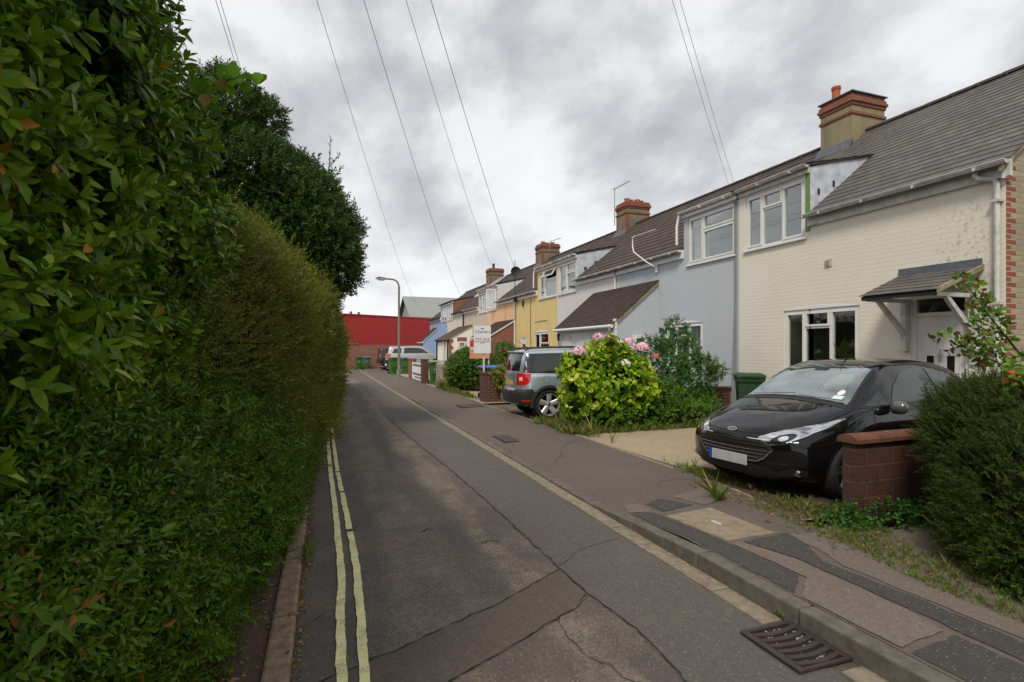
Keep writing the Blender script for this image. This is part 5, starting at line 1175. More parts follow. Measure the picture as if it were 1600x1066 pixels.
# block wall by the black car
o = thing('garden_wall', 'reddish rock faced block wall with rounded coping beside the black car', 'wall', (6.2, 3.56, .0))
m = MB(); m.box(4.53, 8.4, 3.50, 3.63, -.02, .80); bw_ = m.build('blockwork', M['block'], o)
m = MB(); pr = [(3.465, .80), (3.465, .835), (3.49, .862), (3.53, .875), (3.60, .875), (3.64, .862), (3.665, .835), (3.665, .80)]
x = 4.50
while x < 8.4:
    b_ = min(x + .45, 8.42); dz = random.uniform(-.004, .004)
    vs = [(xx, a, c + dz) for xx in (x, b_ - .008) for a, c in pr]; m.add(vs, [tuple(range(8))[::-1], tuple(range(8, 16))] + [(i, (i + 1) % 8, 8 + (i + 1) % 8, 8 + i) for i in range(8)]); x = b_
m.build('coping', plain('rough_red_coping', (.155, .055, .034), .95, c2=(.07, .035, .02), scale=7, bump=.9, bscale=35), o)

# street lamp
o = thing('street_lamp', 'tall thin grey green street lamp with one arm over the lane', 'street lamp', (3.98, 30.7, .08))
m = MB(); m.tube([(3.98, 30.7, 0), (3.98, 30.7, 1.3)], .085, 14); m.build('base', M['lampgreen'], o, smooth='auto')
m = MB(); a = [(3.98, 30.7, 1.3), (3.98, 30.7, 5.2)] + [(3.98 - .38 * (1 - math.cos(t)), 30.7 - .0, 5.2 + .42 * math.sin(t)) for t in np.linspace(.2, math.pi / 2, 8)] + [(3.25, 30.7, 5.64)]
m.tube(a, [.07, .06] + [.048] * 9, 12); m.build('pole', M['lampgreen'], o, smooth='auto')
m = MB(); m.add([(3.3, 30.62, 5.60), (3.3, 30.78, 5.60), (2.72, 30.60, 5.60), (2.72, 30.80, 5.60), (3.3, 30.64, 5.69), (3.3, 30.76, 5.69), (2.85, 30.62, 5.74), (2.85, 30.78, 5.74), (2.66, 30.66, 5.66), (2.66, 30.74, 5.66)], [(0, 1, 5, 4), (4, 5, 7, 6), (6, 7, 9, 8), (0, 2, 8, 6, 4), (1, 5, 7, 9, 3), (2, 3, 9, 8), (0, 1, 3, 2)])
hd = m.build('lamp_head', M['lampgreen'], o, bevel=.01)
m = MB(); m.lathe([(0, 0), (.05, .0), (.085, .05), (.09, .08)], (0, 0, 0), 14); m.v = [(3.0 + p[0] * 2.6, 30.7 + p[1], 5.53 + p[2]) for p in m.v]; m.build('lamp_lens', plain('lamp_bowl', (.55, .5, .35), .2), hd, smooth=True)
m = MB(); m.box(3.93, 4.03, 30.605, 30.612, .5, .75); m.build('access_door', M['metalgrey'], o)

# estate agent board and the red one behind it
o = thing('estate_agent_board', 'white for sale board on a white post above the square brick pier', 'sign', (4.62, 15.75, .08))
m = MB(); m.box(4.60, 4.645, 15.73, 15.775, .05, 1.62); m.build('post', M['upvc'], o)
m = MB(); m.box(4.29, 4.83, 15.68, 15.70, 1.53, 2.37); bd_ = m.build('board', plain('sign_board', (.74, .74, .76), .4), o)
sv = lambda x, y, z, size, body, mat, nm='lettering': text_mesh(body, size, M[mat], bd_, Matrix(((1, 0, 0, x - 4.62), (0, 0, -1, y - 15.75), (0, 1, 0, z - .08), (0, 0, 0, 1))), nm, .001)
M['signgrey'] = plain('sign_grey', (.08, .085, .09), .6); M['signred'] = plain('sign_red', (.60, .05, .02), .5); M['signorange'] = plain('sign_orange', (.70, .30, .16), .5)
sv(4.56, 15.678, 2.15, .135, 'Charters', 'signgrey'); sv(4.56, 15.678, 1.925, .105, 'FOR SALE', 'signgrey'); sv(4.56, 15.676, 1.83, .055, '023 80', 'signred')
m = MB(); m.box(4.29, 4.83, 15.672, 15.679, 1.885, 1.90); m.build('orange_band', M['signorange'], bd_)
m = MB(); m.add([(4.52, 15.677, 2.27), (4.60, 15.677, 2.27), (4.61, 15.677, 2.31), (4.585, 15.677, 2.29), (4.56, 15.677, 2.32), (4.535, 15.677, 2.29), (4.51, 15.677, 2.31)], [tuple(range(7))]); m.build('crest', M['signgrey'], bd_)
o = thing('red_agent_board', 'red and pale letting board on a thin post standing behind the white board', 'sign', (4.95, 16.75, .08))
m = MB(); m.box(5.08, 5.11, 16.76, 16.79, .05, 1.4); m.build('post', M['upvc'], o)
m = MB(); m.box(4.44, 5.11, 16.72, 16.74, 1.35, 1.94); b_ = m.build('board', M['signorange'], o)
m = MB(); m.box(4.44, 5.11, 16.708, 16.718, 1.76, 1.94); m.build('red_panel', M['signred'], b_); m = MB(); m.box(4.46, 5.09, 16.71, 16.718, 1.62, 1.70); m.build('pale_panel', M['upvc'], b_)

# road gully, covers
o = thing('road_gully', 'rusty cast iron drain grate with six curved bars beside the kerb', 'drain', (2.44, 2.24, .01))
m = MB(); m.box(2.27, 2.62, 2.05, 2.44, .0, .013); m.build('pit_shade_sheet', M['dark'], o)  # black slab laid above the road, stands for the darkness inside the gully
m = MB(); z0, z1 = .013, .030
m.box(2.255, 2.295, 2.04, 2.45, z0, z1); m.box(2.585, 2.626, 2.04, 2.45, z0, z1); m.box(2.295, 2.585, 2.425, 2.45, z0, z1); m.box(2.295, 2.585, 2.04, 2.06, z0, z1); m.build('frame', M['castiron'], o, bevel=.003)
for k in range(6):
    m = MB(); yc = 2.092 + k * .0575; q = []
    for i in range(9):
        x = 2.297 + .286 * i / 8; y = yc - .022 * math.sin(math.pi * i / 8) + .008; q.append((x, y))
    for (a, b), (c, d) in zip(q, q[1:]): m.add([(a, b - .015, z0), (a, b + .015, z0), (c, d + .015, z0), (c, d - .015, z0), (a, b - .015, z1 - .001), (a, b + .015, z1 - .001), (c, d + .015, z1 - .001), (c, d - .015, z1 - .001)], [(4, 5, 6, 7), (0, 3, 7, 4), (1, 2, 6, 5)])
    m.build('bar', M['castiron'], o)
m = MB()
for k in range(70):
    x, y = random.uniform(2.30, 2.58), random.uniform(2.07, 2.42); r_ = random.uniform(.004, .012)
    m.add([(x + r_ * math.cos(a), y + r_ * math.sin(a) * random.uniform(.5, 1), .0137 + random.uniform(0, .004)) for a in np.arange(0, 6.2, 1.1)], [tuple(range(6))])
sd_ = m.build('silt', plain('grit_in_drain', (.25, .26, .24), .9), o)
o = thing('service_cover', 'rectangular pale concrete inspection slab set in the pavement', 'cover', (3.3, 3.85, .09))
m = MB(); zz_ = lambda x, y: pavz(x, y) + .012
m.add([(3.02, 4.22, zz_(3.02, 4.22)), (3.575, 4.28, zz_(3.57, 4.28)), (3.58, 3.49, zz_(3.58, 3.49)), (3.02, 3.42, zz_(3.02, 3.42))] + [(3.02, 4.22, .05), (3.575, 4.28, .05), (3.58, 3.49, .05), (3.02, 3.42, .05)], [(0, 1, 2, 3), (0, 1, 5, 4), (1, 2, 6, 5), (2, 3, 7, 6), (3, 0, 4, 7)])
sl_ = m.build('slab', plain('inspection_concrete', (.27, .215, .145), .95, c2=(.17, .135, .09), scale=9, bump=.7, bscale=150), o)
m = MB(); m.box(3.275, 3.30, 3.80, 3.915, .09, pavz(3.3, 3.85) + .016); m.build('slot_plate', M['oldwhite'], sl_)
for nm, lb, x0, x1, y0, y1 in (('metal_cover', 'dark rectangular metal cover near the square brick pier', 3.5, 4.1, 13.9, 14.6), ('metal_cover', 'small dark metal cover beside the kerb opposite the silver SUV', 2.95, 3.2, 8.7, 9.4)):
    o = thing(nm, lb, 'cover', ((x0 + x1) / 2, (y0 + y1) / 2, .06), group='metal covers in the pavement'); m = MB(); z = max(pavz(x0, y0), pavz(x1, y0)) + .006; m.box(x0, x1, y0, y1, z - .05, z); m.build('plate', M['castiron'], o)
    m = MB(); m.box(x0 - .02, x1 + .02, y0 - .02, y1 + .02, z - .05, z - .003); m.build('frame', M['black'], o)

# overhead wires, aerials and dish
PT = Vector((-1.8, .63, 8.0))
def wire(label, end, sag, dx=0, start=None, r=.004, mat='wiregrey'):
    a = (start or PT) + Vector((dx, 0, 0)); b = Vector(end); n = 40; m = MB()
    m.tube([a.lerp(b, t) - Vector((0, 0, sag * 4 * t * (1 - t))) for t in np.linspace(0, 1, n)], [r + .004 * t for t in np.linspace(0, 1, n)] if b.y > 12 else r * .8, 5)
    o = m.build('overhead_wire', M[mat], None); tag(o, label, 'wire', 'overhead wires'); return o
wire('leftmost overhead wire of the four, running down beyond the blue house', (9.0, 55, 6.2), .9)
wire('second overhead wire from the left, running down to the off white house', (XF, 36.2, 5.3), .7, .02)
wire('third overhead wire, ending at the farthest chimney stack', (12.2, 38.6, 7.5), .7, .04)
wire('rightmost overhead wire of the four, ending at the aerial pole of the yellow house', (8.86, 24.7, 5.6), .35, .06)
wire('left one of the two close wires coming down to the dormer of the cream house', (XF - .1, 9.95, 5.3), .16, .1)
wire('right one of the two close wires coming down to the dormer of the cream house', (XF - .1, 9.80, 5.32), .10, .14)
wire('left one of the two wires above the evergreen tree', (-2.45, 22, 9.9), .05, -.02, PT)
wire('right one of the two wires above the evergreen tree', (-2.3, 22, 9.8), .08, .04, PT)
o = thing('utility_pole', 'tall wooden pole standing in the hedge and carrying the overhead wires', 'pole', (-1.95, .5, 0)); m = MB(); m.tube([(-1.95, .5, 0), (-1.95, .5, 8.4)], [.14, .10], 12); m.build('pole', M['bark'], o, smooth='auto')
def yagi(par, a, b, n, w_, mat, up=Vector((0, 0, 1)), vert=False):
    a, b = Vector(a), Vector(b); m = MB(); m.tube([a, b], .012, 6); d = (b - a).normalized(); s_ = d.cross(up).normalized() if not vert else up
    for i in range(n): c = a.lerp(b, (i + .5) / n); m.tube([c - s_ * w_, c + s_ * w_], .006, 5)
    return m.build('antenna', M[mat], par)
o = thing('tv_aerial', 'white television aerial on a bent arm above the lower grey roof', 'aerial', (8.96, 12.95, 3.95))
m = MB(); m.box(8.93, 8.995, 12.93, 12.99, 3.85, 4.05); m.tube([(8.9, 12.96, 4.0), (8.72, 13.1, 4.15), (8.70, 13.75, 4.55), (8.72, 13.85, 4.75), (8.72, 13.85, 4.98), (8.72, 13.75, 5.03)], .018, 8); m.build('mast', M['upvc'], o, smooth='auto')
yagi(o, (8.72, 13.9, 5.02), (8.76, 12.75, 5.02), 11, .05, 'upvc')
o = thing('tv_aerial', 'television aerial on a mast strapped to the second chimney stack', 'aerial', (11.8, 20.15, 7.2))
m = MB(); m.tube([(11.8, 20.16, 7.0), (11.8, 20.16, 8.62)], .02, 8); m.build('mast', M['metalgrey'], o); yagi(o, (11.8, 20.3, 8.58), (11.9, 19.1, 8.62), 9, .12, 'metalgrey')
o = thing('aerial_pole', 'thin dark pole with a black satellite dish at the edge of the yellow house', 'aerial', (8.86, 24.72, 2.6))
m = MB(); m.tube([(8.86, 24.72, 3.1), (8.86, 24.72, 6.05)], .018, 8); m.box(8.8, 8.99, 24.66, 24.78, 4.0, 4.2); m.build('mast', M['wire'], o)
m = MB(); m.lathe([(0, .05), (.12, .04), (.22, .0), (.27, -.04)], (0, 0, 0), 20, 0, 'y'); m.v = [(8.84 + p[0], 24.55 + p[1], 5.45 + p[2]) for p in m.v]; m.build('dish', M['wire'], o, smooth=True)
o = thing('tv_aerial', 'small aerial beside the third chimney stack', 'aerial', (11.9, 28.2, 7.6)); m = MB(); m.tube([(12.3, 28.3, 7.3), (12.3, 28.3, 7.95)], .015, 6); m.build('mast', M['metalgrey'], o); yagi(o, (12.3, 28.3, 7.9), (12.5, 27.2, 7.9), 6, .1, 'metalgrey')
# ---------------- foliage ----------------
def leaf(kind, L_, W_, curl=.15, fold=.25):
    if kind == 'hi':
        P = []; rows = [(0, .06), (.22, .72), (.5, 1.0), (.78, .62), (1, 0)]
        for t, w_ in rows:
            z = -curl * L_ * t * t
            if t in (0, 1): P.append((t * L_, 0, z))
            else: P += [(t * L_, -w_ * W_ / 2, z + fold * W_ * w_ / 2), (t * L_, 0, z), (t * L_, w_ * W_ / 2, z + fold * W_ * w_ / 2)]
        F_ = [(0, 1, 2), (0, 2, 3)]
        for a in (1, 4): F_ += [(a, a + 3, a + 4, a + 1), (a + 1, a + 4, a + 5, a + 2)]
        F_ += [(7, 10, 8), (8, 10, 9)]
        return np.array(P), F_
    P = [(0, 0, 0), (.45 * L_, -W_ / 2, fold * W_ / 2), (L_, 0, -curl * L_), (.45 * L_, W_ / 2, fold * W_ / 2)]
    return np.array(P), [(0, 1, 2), (0, 2, 3)]
def rotm(ax, a):
    ax = np.array(ax, float); ax /= np.linalg.norm(ax); c, s_ = math.cos(a), math.sin(a); x, y, z = ax
    return np.array([[c + x * x * (1 - c), x * y * (1 - c) - z * s_, x * z * (1 - c) + y * s_], [y * x * (1 - c) + z * s_, c + y * y * (1 - c), y * z * (1 - c) - x * s_], [z * x * (1 - c) - y * s_, z * y * (1 - c) + x * s_, c + z * z * (1 - c)]])
def sprig(n, stem, L_, W_, kind='lo', a0=25, a1=80, jit=12, golden=137.5, shrink=.45, tip=True, stemr=0, flat=False):
    V, F_, I = [], [], []; b = 0
    for i in range(n):
        t = (i + .5) / n; z = stem * t; sc = 1 - shrink * t * rng.uniform(.6, 1.2)
        P, Fc = leaf(kind, L_ * sc, W_ * sc, rng.uniform(.02, .3))
        az = R(golden * i + rng.uniform(-jit, jit) * 2); el = R(a1 + (a0 - a1) * t + rng.uniform(-jit, jit))
        if flat: az = (0 if i % 2 else math.pi) + R(rng.uniform(-15, 15))
        P = P @ rotm((1, 0, 0), R(rng.uniform(-25, 25))).T
        P = P @ rotm((0, 1, 0), -(math.pi / 2 - el)).T; P = P @ rotm((0, 0, 1), az).T; P[:, 2] += z
        V.append(P); F_ += [tuple(b + k for k in f) for f in Fc]; I += [i] * len(P); b += len(P)
    if stemr:
        q = np.array([(stemr * math.cos(a), stemr * math.sin(a), -stem * .6) for a in (0, 2.1, 4.2)] + [(0, 0, stem * .95)]); V.append(q); F_ += [(b, b + 1, b + 3), (b + 1, b + 2, b + 3), (b + 2, b, b + 3)]; I += [-1] * 4; b += 4
    return np.concatenate(V), F_, np.array(I)
def mesh_from(V, faces_flat, totals, tint, name):
    me = bpy.data.meshes.new(name); me.vertices.add(len(V)); me.vertices.foreach_set('co', V.astype(np.float32).ravel())
    me.loops.add(len(faces_flat)); me.loops.foreach_set('vertex_index', faces_flat.astype(np.int32)); me.polygons.add(len(totals))
    st = np.concatenate([[0], np.cumsum(totals)[:-1]]); me.polygons.foreach_set('loop_start', st.astype(np.int32)); me.polygons.foreach_set('loop_total', totals.astype(np.int32))
    me.update(calc_edges=True); a = me.attributes.new('tint', 'FLOAT', 'POINT'); a.data.foreach_set('value', tint.astype(np.float32)); return me
def scatter(name, variants, pos, dirs, scale, mat, parent, tintbase=None, roll=None):
    if len(pos) > 2000: k_ = rng.random(len(pos)) < (.0 if mat == M['laurel'] else .03); scale = np.where(k_, scale * 1.5, scale); pos = pos + np.where(k_, .035, 0)[:, None] * dirs
    org = np.array(ORG.get(parent.name, Vector())) if parent is not None else np.zeros(3)
    N_ = len(pos); Vs, Fs, Ts, Ti = [], [], [], []; base = 0; which = rng.integers(0, len(variants), N_)
    d = dirs / np.linalg.norm(dirs, axis=1, keepdims=True)
    r_ = rng.normal(size=(N_, 3)); x = np.cross(r_, d); x /= np.linalg.norm(x, axis=1, keepdims=True); y = np.cross(d, x)
    Rm = np.stack([x, y, d], axis=2); tb = tintbase if tintbase is not None else np.zeros(N_)
    for k, (V, F_, I) in enumerate(variants):
        ix = np.where(which == k)[0]
        if not len(ix): continue
        W_ = np.einsum('nij,vj->nvi', Rm[ix] * scale[ix, None, None], V) + pos[ix][:, None, :]
        nv = len(V); ff = np.concatenate([np.array(f) for f in F_]); tt = np.array([len(f) for f in F_])
        Vs.append(W_.reshape(-1, 3)); Fs.append((ff[None, :] + (np.arange(len(ix)) * nv + base)[:, None]).ravel()); Ts.append(np.tile(tt, len(ix)))
        nl = I.max() + 1; rnd = rng.random((len(ix), nl + 1)); ti = rnd[:, I] ; ti = np.clip(ti + tb[ix][:, None] * (ti < .86), 0, 1); ti[:, I < 0] = .2
        Ti.append(ti.ravel()); base += nv * len(ix)
    me = mesh_from(np.concatenate(Vs) - org, np.concatenate(Fs), np.concatenate(Ts), np.concatenate(Ti), name)
    return finish(name, me, mat, parent)
def shell(blobs, dens, rmin=.82, rmax=1.04, keep=None, up=.25, rnd=.45):
    """points in the outer shell of overlapping ellipsoids, with outward directions"""
    P_, D_ = [], []
    B = np.array(blobs, float)
    for b in B:
        r = b[3:6]; area = 4 * math.pi * ((r[0] * r[1]) ** 1.6 / 3 + (r[0] * r[2]) ** 1.6 / 3 + (r[1] * r[2]) ** 1.6 / 3) ** (1 / 1.6)
        n = int(area * (dens(b) if callable(dens) else dens)); u = rng.normal(size=(n, 3)); u /= np.linalg.norm(u, axis=1, keepdims=True)
        p = b[:3] + u * r * (rmin + (rmax - rmin) * rng.random((n, 1)) ** .6); nd = u / r; nd /= np.linalg.norm(nd, axis=1, keepdims=True)
        ok = np.ones(n, bool)
        for c in B:
            if c is b: continue
            ok &= (((p - c[:3]) / c[3:6]) ** 2).sum(1) > .50
        p, nd = p[ok], nd[ok]
        if keep is not None: k = keep(p); p, nd = p[k], nd[k]
        P_.append(p); D_.append(nd)
    p = np.concatenate(P_); d = np.concatenate(D_); d = d + np.array([0, 0, up]) + rng.normal(size=d.shape) * rnd
    return p, d
def core(name, blobs, k, mat, parent, keep=None):  # solid dark blobs added inside foliage to stop light passing through
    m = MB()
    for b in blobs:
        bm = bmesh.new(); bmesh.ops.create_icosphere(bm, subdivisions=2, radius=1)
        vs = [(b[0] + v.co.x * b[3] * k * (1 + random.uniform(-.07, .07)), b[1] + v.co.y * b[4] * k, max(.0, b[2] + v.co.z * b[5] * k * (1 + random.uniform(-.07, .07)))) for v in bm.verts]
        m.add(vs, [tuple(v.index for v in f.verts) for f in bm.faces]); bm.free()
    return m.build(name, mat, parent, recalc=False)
def lump(p, f=2.2, amp=.35):    # slow colour drift through a plant
    return amp * (np.sin(p[:, 0] * f + 1.3) * np.cos(p[:, 1] * f * .8 + p[:, 2] * f) )
M['laurel'] = leafmat('broad_leaf', (.024, .054, .003), (.088, .155, .008), (.35, .17, .02), .004, .34, .2, young=(.22, .30, .03))
M['privet'] = leafmat('privet_leaf', (.018, .042, .003), (.060, .108, .007), (.22, .09, .02), .004, .42, .18, young=(.10, .17, .02))
M['fine'] = leafmat('fine_hedge_leaf', (.026, .038, .005), (.115, .135, .018), (.14, .07, .02), .015, .5, .25, young=(.24, .25, .04))
M['gold'] = leafmat('golden_leaf', (.06, .09, .01), (.22, .24, .03), (.5, .45, .1), .12, .45, .3, young=(.4, .4, .06))
M['oak'] = leafmat('evergreen_oak_leaf', (.012, .028, .005), (.040, .075, .012), (.05, .08, .02), .01, .4, .15, young=(.055, .11, .02))
M['yew'] = leafmat('yew_needle', (.011, .021, .003), (.038, .058, .008), (.09, .06, .01), .01, .5, .15, young=(.085, .11, .02))
M['lime'] = leafmat('hydrangea_leaf', (.030, .095, .006), (.21, .32, .015), (.55, .55, .08), .06, .4, .3, young=(.50, .53, .05))
M['rose'] = leafmat('rose_leaf', (.020, .050, .010), (.070, .14, .020), (.12, .05, .02), .03, .42, .25, young=(.16, .26, .03))
M['weed'] = leafmat('weed_leaf', (.025, .07, .010), (.08, .17, .02), (.2, .18, .04), .03, .5, .25, young=(.16, .28, .03))
M['grass'] = leafmat('grass_blade', (.04, .09, .012), (.15, .20, .04), (.42, .34, .14), .3, .6, .3)
M['ivy'] = leafmat('ivy_leaf', (.015, .045, .010), (.04, .11, .02), (.2, .12, .03), .01, .35, .15, young=(.08, .18, .03))
M['orangeleaf'] = plain('orange_petal', (.65, .09, .015), .6)
back = lambda x0: (lambda p: p[:, 0] > x0)
# broad-leaved shrub nearest the camera
lb = [(-1.75, .9, 2.2, .7, .7, 1.0)]
for y, xf in ((1.0, -.98), (1.55, -.90), (2.1, -.82), (2.65, -.76), (3.15, -.68), (3.55, -.66)):
    for z, r in ((1.25, .42), (1.8, .5), (2.35, .52), (2.9, .5), (3.35, .42)):
        if y > 3.3 and z > 3: continue
        lb.append((xf - r + rng.uniform(-.10, .08), y + rng.uniform(-.12, .12), z + rng.uniform(-.1, .1), r, r * .95, r * .95))
for y, z in ((1.45, 2.9), (1.75, 3.0), (1.2, 3.3), (1.3, 3.7), (1.6, 3.8), (1.9, 3.3), (2.4, 3.85), (3.0, 3.65)): lb.append((-1.4, y, z, .5, .5, .45))
o = thing('broadleaf_shrub', 'tall dark evergreen shrub with big glossy leaves nearest on the left', 'shrub', (-1.4, 2.4, 0))
p, d = shell(lb, lambda b: 300 if b[1] < 1.9 else 190, .70, 1.06, lambda p: (p[:, 0] > -2.1) & (p[:, 2] > .95), .35, .38)
vs = [sprig(int(rng.integers(8, 12)), .09, .10, .043, 'hi', 28, 80, 13, stemr=.003) for _ in range(7)]
scatter('leaves', vs, p, d, rng.uniform(.55, 1.12, len(p)) * np.interp(p[:, 1], [1, 2], [.72, 1]), M['laurel'], o, lump(p, 2.5, .22))
core('light_block_core', [b for b in lb], .50, M['blockcore'], o)
m = MB()
for y in (1.4, 2.1, 2.8, 3.4): m.tube([(-1.5, y, 0), (-1.45, y + .1, 1.5), (-1.35, y - .05, 3.2)], [.05, .035, .01], 7)
m.build('stems', M['bark'], o)
# small-leaved hedge at its foot
def footx(y): return float(np.interp(y, [0, 1, 2, 3, 4, 5, 7.5, 12], [-.95, -.82, -.66, -.50, -.40, -.27, -.15, -.1]))
pb = []
for y in np.arange(.9, 7.6, .36):
    for z, r in ((.16, .30), (.48, .36), (.85, .38), (1.12, .34)):
        if y > 4.6 and z > .6: continue
        pb.append((footx(y) - r * .92 + (.03 if .3 < z < 1 else -.04) + rng.uniform(-.07, .05), y + rng.uniform(-.1, .1), z, r, r, r))
o = thing('privet_hedge', 'low dense small leaved hedge spilling towards the left kerb', 'hedge', (-.9, 3.5, 0))
p, d = shell(pb, lambda b: 620 if b[1] < 4 else 430, .72, 1.07, lambda p: (p[:, 2] > .01) & (p[:, 0] > -1.25), .3, .5)
vs = [sprig(int(rng.integers(10, 15)), .085, .036, .014, 'hi' if k < 4 else 'lo', 35, 75, 14, stemr=.0015) for k in range(7)]
scatter('leaves', vs, p, d, rng.uniform(.8, 1.35, len(p)), M['privet'], o, lump(p, 4, .2))
core('light_block_core', pb, .70, M['blockcore'], o)
# clipped fine-leaved hedge leaning over the lane
def facex(y): return float(np.interp(y, [3.0, 3.8, 5, 6.5, 8, 10, 14, 20, 26], [-.62, -.52, -.27, -.13, .0, .17, .27, .42, .5]))
fb_ = []
for y in list(np.arange(3.7, 10, .5)) + list(np.arange(10, 25, .9)):
    for z, r, dx in ((.45, .55, -.18), (1.05, .62, -.05), (1.7, .68, .0), (2.25, .62, -.12)):
        if y < 4.4 and z < .9: continue
        r = r * (1 if y < 10 else 1.12); k = .97 if y < 5 else 1.0
        q_ = r * rng.uniform(.78, 1.08); fb_.append((facex(y) - r + dx + rng.uniform(-.10, .10), y + rng.uniform(-.18, .18), z * k + rng.uniform(-.1, .1), r, q_, q_))
o = thing('fine_leaved_hedge', 'olive green clipped hedge with tiny leaves bulging over the double yellow lines', 'hedge', (-.7, 9, 0))
dn = lambda b: 560 if b[1] < 6 else (380 if b[1] < 10 else 130)
p, d = shell(fb_, dn, .80, 1.05, lambda p: (p[:, 2] > .05) & (p[:, 0] > [facex(y) - .75 for y in p[:, 1]]), .35, .5)
vs = [sprig(int(rng.integers(15, 20)), .15, .026, .012, 'lo', 30, 70, 14, shrink=.3, stemr=.0015) for k in range(8)]
scatter('leaves', vs, p, d, np.interp(p[:, 1], [3, 6, 10, 20], [.8, 1.0, 1.35, 2.1]) * rng.uniform(.8, 1.25, len(p)), M['fine'], o, lump(p, 3, .32) + lump(p, 9, .22))
core('light_block_core', fb_, .80, M['blockcore'], o)
q_ = rng.random(len(p)) < .012; p2 = p[q_]; d2 = d[q_] + np.array([.3, 0, .5]); m = MB()
for a, b in list(zip(p2, d2))[:420]:
    b = b / np.linalg.norm(b); L_ = rng.uniform(.10, .24); m.tube([a - b * .05, a + b * L_ * .6 + rng.normal(size=3) * .008, a + b * L_], [.0022, .0016, .0008], 3, caps=False)
tag(m.build('bare_twigs', plain('dry_twig', (.20, .15, .08), .8), o), kind='stuff')
gb = [(facex(y) - .22 + rng.uniform(-.05, .05), y, z, .3, .4, .35) for y in np.arange(8.5, 24, .8) for z in (.2, .7, 1.3, 1.9) if rng.random() < .75]
o = thing('golden_climber', 'yellow green climber fringing the lane side of the hedge low down', 'climber', (.1, 14, 0))
p, d = shell(gb, 90, .75, 1.08, lambda p: (p[:, 2] > .01) & (p[:, 0] > [facex(y) - .15 for y in p[:, 1]]), .2, .6)
vs = [sprig(8, .09, .05, .032, 'lo', 30, 75, 14) for k in range(5)]
scatter('leaves', vs, p, d, rng.uniform(.8, 1.3, len(p)), M['gold'], o)
# evergreen tree behind the hedge
tb = [(-1.55, 11, 6.35, .62, .8, .85), (-1.75, 11.2, 5.5, 1.05, 1.1, .85), (-1.1, 10.8, 5.1, .9, 1.0, .7), (-.45, 10.8, 4.6, .9, .9, .75), (-2.3, 11.4, 4.7, 1.2, 1.1, .95), (-.9, 11, 4.0, 1.2, 1.1, .8), (.0, 10.8, 4.0, .72, .9, .75), (.22, 10.8, 3.35, .50, .8, .55), (-.1, 11, 2.9, .45, .8, .45), (-1.9, 11, 3.6, 1.2, 1.0, .8), (-.7, 11, 3.1, 1.0, 1.0, .6), (-3.2, 11.6, 3.9, 1.0, 1.0, 1.0), (-.15, 10.9, 4.95, .42, .5, .38), (-.62, 10.9, 5.4, .42, .5, .35)]
o = thing('evergreen_oak', 'big dark evergreen tree rising behind the olive green hedge', 'tree', (-1.2, 11, 0))
tb = [(b[0] - .14, b[1], 1.65 + (b[2] - 1.65) * .91, b[3], b[4], b[5] * .9) for b in tb]
for k in range(26):
    b = tb[k % 14]; u = rng.normal(size=3); u /= np.linalg.norm(u); u[2] = abs(u[2]) * .8; r_ = rng.uniform(.18, .34); tb.append((b[0] + u[0] * b[3], b[1] + u[1] * b[4], b[2] + u[2] * b[5], r_, r_, r_))
p, d = shell(tb, 235, .60, 1.08, lambda p: p[:, 2] > 2.3, .3, .55)
vs = [sprig(int(rng.integers(10, 14)), .17, .075, .030, 'lo', 25, 70, 16, stemr=.004) for k in range(8)]
tr_ = scatter('crown', vs, p, d, rng.uniform(.8, 1.25, len(p)), M['oak'], o, lump(p, 2, .25))
m = MB(); m.tube([(-1.2, 11, 0), (-1.25, 11, 2), (-1.4, 11, 4), (-1.55, 11, 6.3)], [.2, .16, .1, .03], 10)
for b in tb: m.tube([(-1.3, 11, max(1.8, b[2] - 1.6)), (b[0], b[1], b[2])], [.07, .02], 6)
for k in range(60):
    b = tb[int(rng.integers(len(tb)))]; u = rng.normal(size=3); u /= np.linalg.norm(u); m.tube([(b[0], b[1], b[2]), (b[0] + u[0] * b[3] * .95, b[1] + u[1] * b[4] * .95, b[2] + u[2] * b[5] * .95)], [.02, .006], 4)
m.build('trunk', M['bark'], o)
cb_ = [(b[0] - .1, b[1] + .3, b[2] - .1, b[3] * .55, b[4] * .55, b[5] * .55) for b in tb[:14]]; core('light_block_core', cb_, 1, M['blockcore'], o)
m = MB(); m.tube([(.0, 10.8, 4.6), (.08, 10.8, 5.2), (.10, 10.8, 5.75)], [.012, .008, .004], 5); m.tube([(.08, 10.8, 5.15), (.28, 10.8, 5.45)], [.007, .003], 5)
m.build('shoot', M['bark'], o); pp_ = np.array([(.10, 10.8, 5.0 + .08 * k) for k in range(10)] + [(.1 + .02 * k, 10.8, 5.17 + .03 * k) for k in range(9)]); scatter('shoot_leaves', vs[:3], pp_, rng.normal(size=pp_.shape) + [0, 0, .6], np.full(len(pp_), .45), M['oak'], o)
# hazel spray reaching out of the shrub against the sky
o = thing('hazel_branch', 'spray of large round leaves poking out of the shrub against the sky', 'branch', (-.9, 3.1, 3.0))
m = MB(); a_, b_ = Vector((-.72, 3.12, 2.90)), Vector((-.36, 3.05, 3.08)); m.tube([a_ - (b_ - a_) * .5, a_, a_.lerp(b_, .6) + Vector((0, 0, .02)), b_], [.006, .005, .004, .002], 5); m.build('stem', M['bark'], o)
P_ = np.array([a_.lerp(b_, t) for t in np.linspace(.25, 1.05, 11)]); D_ = np.tile([(.4, .0, -.15)], (11, 1)) + rng.normal(size=(11, 3)) * .6
lv_ = [sprig(2, .02, .085, .075, 'hi', 40, 80, 20) for _ in range(4)]; scatter('leaves', lv_, P_, D_, rng.uniform(.9, 1.25, 11), leafmat('hazel_leaf', (.06, .14, .01), (.12, .25, .02), (.25, .2, .05), .05), o)

